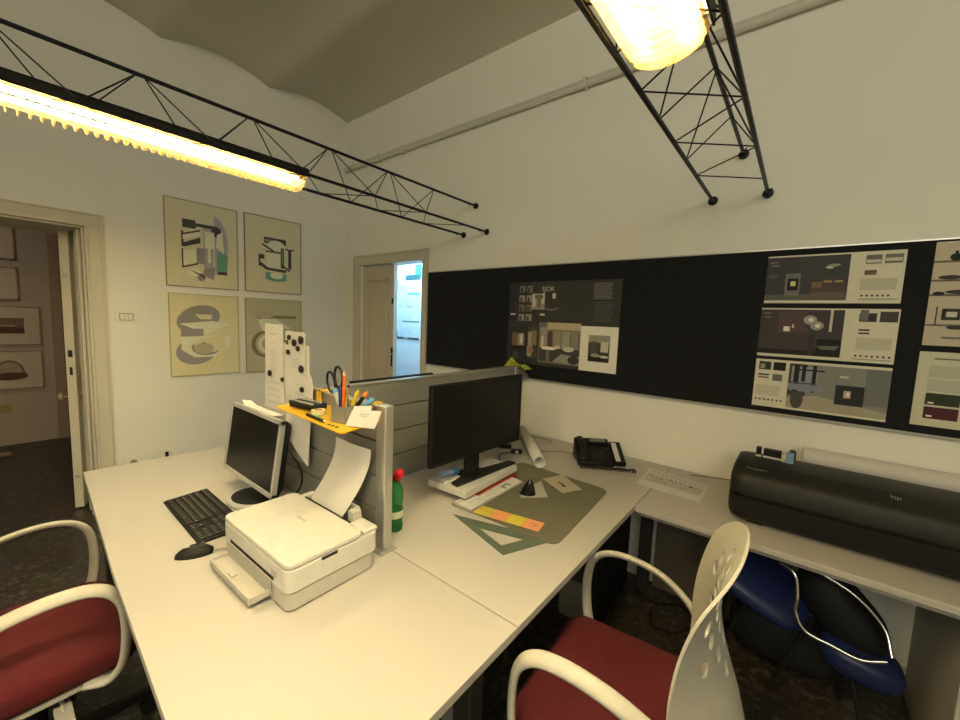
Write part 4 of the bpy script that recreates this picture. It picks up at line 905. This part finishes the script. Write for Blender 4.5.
# pen cup and contents
o = thing('pen_cup', 'square silver metal pen cup on the yellow tray', 'cup', (-1.135, .720, ZT2), .25)
h = .054; w_ = .028; b = MB()
b.box(-w_, w_, -w_, w_, 0, .002)
for q in ((-w_, w_, -w_, -w_+.0015), (-w_, w_, w_-.0015, w_), (-w_, -w_+.0015, -w_, w_), (w_-.0015, w_, -w_, w_)): b.box(q[0], q[1], q[2], q[3], 0, h)
b.build('cup_body', mat('brushed_silver', (.42, .42, .41), .35, .6), o)
def stick(name, label, cat, a, b_, r, m, tip=None, tm=None, group='pens and tools in the silver cup', n=8):
    o = thing(name, label, cat, a, 0, group); a = Vector(a); b_ = Vector(b_)-a; u_ = b_.normalized()
    MB().rod((0, 0, 0), tuple(b_), r, n).build('barrel', m, o)
    if tip: MB().tube([tuple(b_), tuple(b_+u_*tip*.5), tuple(b_+u_*tip)], [r*1.15, r*1.1, r*.3], n).build('tip', tm or m, o)
    return o
C0 = Vector((-1.130, .720, ZT2+.004))
stick('pencil', 'long orange pencil standing tallest in the silver cup', 'pencil', C0+Vector((.012, -.014, 0)), C0+Vector((.014, -.012, .150)), .0052, mat('orange_paint', (.75, .13, .015), .4), .012, mat('pale_wood', (.5, .3, .18), .6))
stick('marker', 'yellow marker leaning right in the silver cup', 'marker', C0+Vector((-.006, .010, 0)), C0+Vector((.03, .022, .085)), .006, mat('yellow_plastic', (.62, .46, .02), .4), .02)
stick('marker', 'black marker with orange end beside the yellow marker', 'marker', C0+Vector((-.01, .018, 0)), C0+Vector((.045, .040, .082)), .007, M_BLACK, .02, mat('orange_tip', (.7, .22, .03), .4))
stick('highlighter', 'fat light blue highlighter at the right of the silver cup', 'marker', C0+Vector((.0, .02, .01)), C0+Vector((.066, .048, .066)), .008, mat('sky_plastic', (.12, .36, .60), .4), .02)
stick('ballpoint_pen', 'dark blue ballpoint pen between the scissors and the pencil', 'pen', C0+Vector((-.016, -.006, 0)), C0+Vector((-.022, -.004, .098)), .0055, mat('ink_blue', (.02, .04, .14), .4), .012)
stick('ballpoint_pen', 'thin black and yellow pen leaning before the white cards', 'pen', C0+Vector((.018, -.018, 0)), C0+Vector((.036, -.012, .115)), .0034, mat('straw', (.35, .27, .09), .4), .01, M_BLACK)
stick('correction_pen', 'white correction pen leaning left in the silver cup', 'pen', C0+Vector((-.01, .0, .02)), C0+Vector((-.052, .0, .082)), .009, M_WHITE, .02, mat('sky_plastic', (.12, .36, .60), .4))
# scissors, handles up
o = thing('scissors', 'black-handled scissors standing handles-up in the silver cup', 'scissors', tuple(C0+Vector((-.012, .012, 0))), 0, 'pens and tools in the silver cup')
for s_, dx, dz in ((-1, -.092, .112), (1, -.046, .134)):
    T = Matrix.Translation((dx, 0, dz)) @ Matrix.Rotation(-.35 if s_ < 0 else -.18, 4, 'Y')
    pts = [(.023*math.cos(t_), 0, .036*math.sin(t_)) for t_ in [2*PI*i/20 for i in range(21)]]
    MB().tube(pts, .0042, 8, None, T).build('finger_loop', M_BLACK, o)
    MB().tube([tuple(T @ Vector((.004, 0, -.030))), (-.008+.01*s_, 0, .075), (0, .002*s_, .03)], [.005, .006, .003], 8).build('handle_arm', M_BLACK, o)
    MB().add([(-.006, .001*s_, .06), (.006, .001*s_, .06), (0, .001*s_, 0), (-.006, .001*s_+.001, .06), (.006, .001*s_+.001, .06), (0, .001*s_+.001, 0)], [(0, 1, 2), (3, 5, 4), (0, 3, 4, 1), (1, 4, 5, 2), (2, 5, 3, 0)]).build('blade', M_ALU, o)
# stacks of white cards propped at the cup
for i, (dx, rz, h_, lab, wd) in enumerate(((.0, .42, .050, 'white card with faint grey writing propped right of the cup, in front', .10), (-.012, .46, .058, 'white card propped right of the cup, behind the front card', .06))):
    T = Matrix.Translation((-1.078+dx, .690+i*.014, ZT2+.003)) @ Matrix.Rotation(rz, 4, 'Z') @ Matrix.Rotation(-.22, 4, 'X')
    b = MB(); b.prism([(0, 0), (wd, 0), (wd+.018, h_+.006), (.018, h_)], -.003, .003, M_PAPER, T @ Matrix.Rotation(PI/2, 4, 'X'))
    if i == 0:
        for k in range(2): b.flat(R(.045, .040-k*.006, .08-.01*k, .0415-k*.006), .0035, M_INKG, T @ Matrix.Rotation(PI/2, 4, 'X'))
    tag(b.build('card_stack', M_PAPER), lab, 'card', 'cards propped by the pen cup')
# tape roll, eraser, black pen, calculator
o = thing('tape_roll', 'small roll of clear tape lying on the yellow tray left of the cup', 'tape', (-1.285, .715, ZT2))
T0 = Matrix.Identity(4)
MB().lathe([(.014, 0), (.024, 0), (.024, .014), (.014, .014), (.014, 0)], 24, None, T0, cap=False).build('tape_ring', mat('pale_tape', (.68, .60, .38), .3), o)
MB().lathe([(.0125, 0), (.0138, 0), (.0138, .013), (.0125, .013), (.0125, 0)], 24, None, T0, cap=False).build('core', mat('tape_core', (.5, .3, .08), .6), o)
tag(MB().box(-.013, .013, -.007, .007, 0, .010).build('eraser', mat('green_eraser', (.22, .45, .22), .6), loc=(-1.235, .680, ZT2), rot=(0, 0, .3), bevel=.002), 'tiny green eraser lying on the yellow tray between tape and cup', 'eraser')
o = thing('ballpoint_pen', 'black pen lying flat along the front of the yellow tray', 'pen', (-1.215, .667, ZT2+.0052), -.06)
MB().rod((-.065, 0, 0), (.055, 0, 0), .005, 10).build('barrel', M_BLACK, o); MB().tube([(.055, 0, 0), (.068, 0, 0)], [.004, .001], 8).build('tip', M_SILVER, o)
o = thing('calculator', 'black wedge-shaped device with pale keys on the left of the yellow tray', 'calculator', (-1.372, .722, ZT2+.0002), .10)
b = MB(); b.loft([[(-.068, -.03, .004), (-.068, .03, .004), (-.068, .034, .028), (-.068, -.034, .028)], [(.068, -.01, 0), (.068, .03, 0), (.068, .034, .028), (.068, -.034, .026)]]); b.build('body', M_BLACKM, o, bevel=.003)
k = MB()
for i in range(8): k.box(-.060+i*.016, -.052+i*.016, -.026, -.018, .027, .031); k.box(-.060+i*.016, -.052+i*.016, .008, .016, .028, .032)
k.build('keys', M_SILVER, o)

# ------------------------------------------------------------------ magnet strips and papers on the far end of the partition
bd = thing('magnet_board', 'tall narrow white metal board clipped to the far end of the partition', 'board', (-1.745, .8195, .92))
MB().box(-.20, .20, -.002, .002, .0, .50).build('board_face', M_WHITE, bd, bevel=.001)
MB().box(-.15, .15, .002, .008, .25, .33).build('clamp', M_ALU, bd)
def strip(label, x0, x1, z0, z1, y, marks, tilt=0.0, bend=0.0, shape=None):
    T = basis((x0, y, z0), (1, 0, 0), (0, 0, 1)); b = MB()
    pts = shape or [(0, 0), (x1-x0, 0), (x1-x0+tilt, z1-z0), (tilt, z1-z0)]
    b.prism(pts, -.0005, .0005, M_PAPER, T)
    for q, m in marks: b.flat(q, .0008, m, T)
    return tag(b.build('paper_strip', M_PAPER, smooth=False), label, 'paper', 'papers on the magnet board')
GL = mat('faint_print', (.42, .41, .38), .8)
mk = [(R(.05, .235, .12, .239), GL), (R(.055, .20, .10, .203), GL)]+[(R(.05, .165-i*.012, .115, .168-i*.012), GL) for i in range(9)]
strip('long white paper strip rising highest on the left of the magnet board', -1.940, -1.762, 1.215, 1.498, .8160, mk)
mk = [(R(.03, .03+.03*i, .15, .033+.03*i), GL) for i in range(6)]
strip('white lined paper on the magnet board below the tall left strip', -1.945, -1.752, 1.05, 1.232, .8145, mk)
strip('white lined paper lowest at the left of the magnet board, behind the silver monitor', -1.968, -1.742, .925, 1.115, .8130, [(R(.03, .04+.04*i, .17, .042+.04*i), GL) for i in range(3)])
mk = [(R(.06, .155-i*.011, .12, .158-i*.011), GL) for i in range(9)]
strip('white paper strip under several magnets, right half of the magnet board', -1.738, -1.568, 1.20, 1.472, .8152, mk)
strip('rounded white sheet overlapping the lower right of the magnet board', -1.690, -1.500, 1.12, 1.315, .8138, [(R(.03, .05+.04*i, .15, .052+.04*i), GL) for i in range(3)], shape=[(0, 0), (.175, 0), (.186, .12), (.182, .165), (.165, .182), (.11, .19), (.09, .178), (.06, .195), (.0, .195)])
MG = [(-1.692, 1.447, .011), (-1.648, 1.427, .015), (-1.592, 1.441, .017), (-1.617, 1.404, .011), (-1.702, 1.384, .011), (-1.590, 1.322, .016), (-1.880, 1.272, .014), (-1.758, 1.257, .010), (-1.585, 1.236, .012)]
wh = ['uppermost left on the right paper strip', 'large, second on the top row of the right strip', 'largest, at the upper right corner of the board', 'small, just under the upper right magnet', 'small, at the left edge of the right strip', 'large, holding the rounded sheet', 'at the foot of the tall left strip', 'small, right of the one at the foot of the left strip', 'lowest, on the rounded sheet']
for (x, z, r), w in zip(MG, wh):
    tag(MB().lathe([(r*.9, 0), (r, .002), (r, .007), (r*.8, .009)], 18).build('magnet', mat('magnet_black', (.02, .014, .012), .4), loc=(x, .8120, z), rot=(PI/2, 0, 0)), 'round black magnet '+w, 'magnet', 'magnets on the board')
tag(MB().lathe([(.006, 0), (.010, 0), (.010, .003), (.006, .003), (.006, 0)], 18, cap=False).build('ring_magnet', mat('magnet_black', (.02, .014, .012), .4), loc=(-1.716, .8120, 1.425), rot=(PI/2, 0, 0)), 'small black ring hanging between the two paper strips', 'magnet')
# curled sheet hanging under the tray
b = MB(); rings = []
for i in range(14):
    t = i/13; x = -1.715+.21*t
    ztop = 1.14; zb_ = 1.045-.035*t-.075*max(0, t-.62)/.38
    rings.append([(x, .805-.030*math.sin(t*PI), ztop), (x, .800-.032*math.sin(t*PI)-.01*t, zb_), (x, .8010-.032*math.sin(t*PI)-.01*t, zb_), (x, .8060-.030*math.sin(t*PI), ztop)])
b.loft(rings); tag(b.build('hanging_sheet', M_PAPER, ang=60), 'curled white sheet hanging on the partition left of the yellow tray', 'paper')
# spare plain panel of the partition seen behind
# ------------------------------------------------------------------ under the desks
o = thing('computer_tower', 'black computer tower standing in the dark under the desk', 'computer', (-.78, 2.12, 0))
MB().box(-.10, .10, -.22, .22, .01, .44).build('case', M_BLACK, o, bevel=.006)
MB().box(-.085, .085, -.228, -.22, .03, .42).build('front_panel', M_BLACKM, o, bevel=.003)
for x in (-.08, .08): MB().box(x-.012, x+.012, -.20, .20, 0, .012).build('foot', M_BLACKM, o)
tag(MB().tube(spline([(-.62, 2.30, .04), (-.50, 2.28, .008), (-.38, 2.36, .008), (-.30, 2.25, .008), (-.36, 2.12, .008), (-.46, 2.10, .008), (-.50, 2.2, .008)]), .005, 6).build('floor_cable', M_BLACK), 'black cable looping over the floor under the wall desk', 'cable')
b = MB(); b.prism(rrect(-.012, .22, 0, .70, .0001, 1), -.008, .008, None, basis((-.45, 2.45, .0), (1, 0, 0), (0, 0, 1))); 
tag(MB().box(-.56, -.10, 2.44, 2.462, .0, .70).build('wall_panel', mat('brown_panel', (.11, .09, .065), .6), bevel=.002), 'brownish panel leaning on the wall under the narrow desk', 'panel')
# folded padded chair: blue pads, black sling, bent chrome tube
o = thing('folded_chair', 'blue padded folding chair with bent chrome tube lying under the wall desk', 'chair', (.13, 2.12, 0))
def pad(c, rx, ry, rz_, rot, name, m):
    T = Matrix.Translation(c) @ Euler(rot).to_matrix().to_4x4(); b = MB(); rings = []
    for i in range(9):
        ph = -PI/2+PI*i/8; z = rz_*math.sin(ph); q = abs(math.cos(ph))**.45
        rings.append([(rx*q*math.copysign(abs(math.cos(t_))**.7, math.cos(t_)), ry*q*math.copysign(abs(math.sin(t_))**.7, math.sin(t_)), z) for t_ in [2*PI*j/24 for j in range(24)]])
    b.loft(rings, None, T); return b.build(name, m, o, ang=70)
pad((-.17, -.02, .455), .20, .15, .045, (.5, .45, .1), 'seat_pad', M_BLUE)
pad((.17, -.02, .275), .13, .09, .060, (.2, .2, .1), 'pad', M_BLUE)
pad((.10, .03, .43), .18, .10, .09, (.2, .80, 0), 'sling', mat('black_net', (.006, .006, .008), .7))
MB().tube(spline([(-.11, -.10, .60), (-.06, -.12, .58), (-.045, -.14, .50), (-.045, -.15, .44), (-.01, -.16, .385), (.07, -.16, .37), (.15, -.16, .36), (.22, -.14, .38)], 6), .008, 10).build('chrome_tube', M_CHROME, o)
MB().tube(spline([(-.02, -.05, .60), (.12, -.06, .55), (.21, -.08, .47), (.235, -.12, .39)], 6), .007, 10).build('chrome_tube', M_CHROME, o)
for q in (((-.30, .1, .42), (-.30, .1, .007)), ((-.20, -.1, .40), (-.32, -.12, .007)), ((.10, .05, .25), (.14, .08, .007)), ((.02, .0, .36), (-.10, -.06, .007)), ((.14, -.05, .24), (.20, -.1, .007))): MB().rod(q[0], q[1], .008, 8).build('leg', M_BLACK, o)
pad((-.06, .12, .16), .22, .08, .12, (0, 0, 0), 'storage_bag', M_BLACKM)

# ------------------------------------------------------------------ camera
cam = bpy.data.cameras.new('camera'); co = bpy.data.objects.new('camera', cam); COL.objects.link(co)
f, yaw, pit, rol = 397.458, 0.675020, 0.0992608, 0.0388818
cy_, sy_ = math.cos(yaw), math.sin(yaw)
fw = Vector((-sy_*math.cos(pit), cy_*math.cos(pit), -math.sin(pit))); rt = Vector((cy_, sy_, 0)); up = rt.cross(fw)
r2 = rt*math.cos(rol)+up*math.sin(rol); u2 = -rt*math.sin(rol)+up*math.cos(rol)
co.matrix_world = Matrix(((r2.x, u2.x, -fw.x, 0), (r2.y, u2.y, -fw.y, 0), (r2.z, u2.z, -fw.z, 1.55), (0, 0, 0, 1)))
cam.sensor_fit = 'HORIZONTAL'; cam.sensor_width = 36; cam.lens = f/960*36; cam.clip_start = .02; cam.clip_end = 50
SC.camera = co

# ------------------------------------------------------------------ light
def area(name, loc, rot, sx, sy, e, c):
    L = bpy.data.lights.new(name, 'AREA'); L.shape = 'RECTANGLE'; L.size = sx; L.size_y = sy; L.energy = e; L.color = c
    o = bpy.data.objects.new(name, L); COL.objects.link(o); o.location = loc; o.rotation_euler = rot; return o
area('corridor_ceiling_lamp', (-5.4, -.6, 2.78), (0, 0, 0), .5, .5, 7, (1, .82, .62))  # unseen fill light added to lift the dim corridor
# two windows added behind the camera, out of view, to fill the walls with light
for n_, xw in ((2, .1), (3, 1.72)):
    fr = MB()
    for q in ((xw-.82, xw-.75, 2.25, 3.5), (xw+.75, xw+.82, 2.25, 3.5), (xw-.82, xw+.82, 2.25, 2.32), (xw-.82, xw+.82, 3.43, 3.5), (xw-.03, xw+.03, 2.3, 3.45)): fr.box(q[0], q[1], YB, YB+.04, q[2], q[3])
    fo = struct(fr.build('window_%d' % n_, M_TRIM, smooth=False))
    area('window_light', (xw, YB+.02, 2.875), (PI/2, 0, 0), 1.5, 1.1, 31, (1, .95, .76))
W = bpy.data.worlds.new('world'); SC.world = W; W.use_nodes = True
W.node_tree.nodes['Background'].inputs[0].default_value = (.5, .6, .8, 1); W.node_tree.nodes['Background'].inputs[1].default_value = .02
SC.view_settings.view_transform = 'Standard'; SC.view_settings.look = 'None'; SC.view_settings.gamma = 1
SC.view_settings.use_curve_mapping = False; SC.view_settings.exposure = 0.07
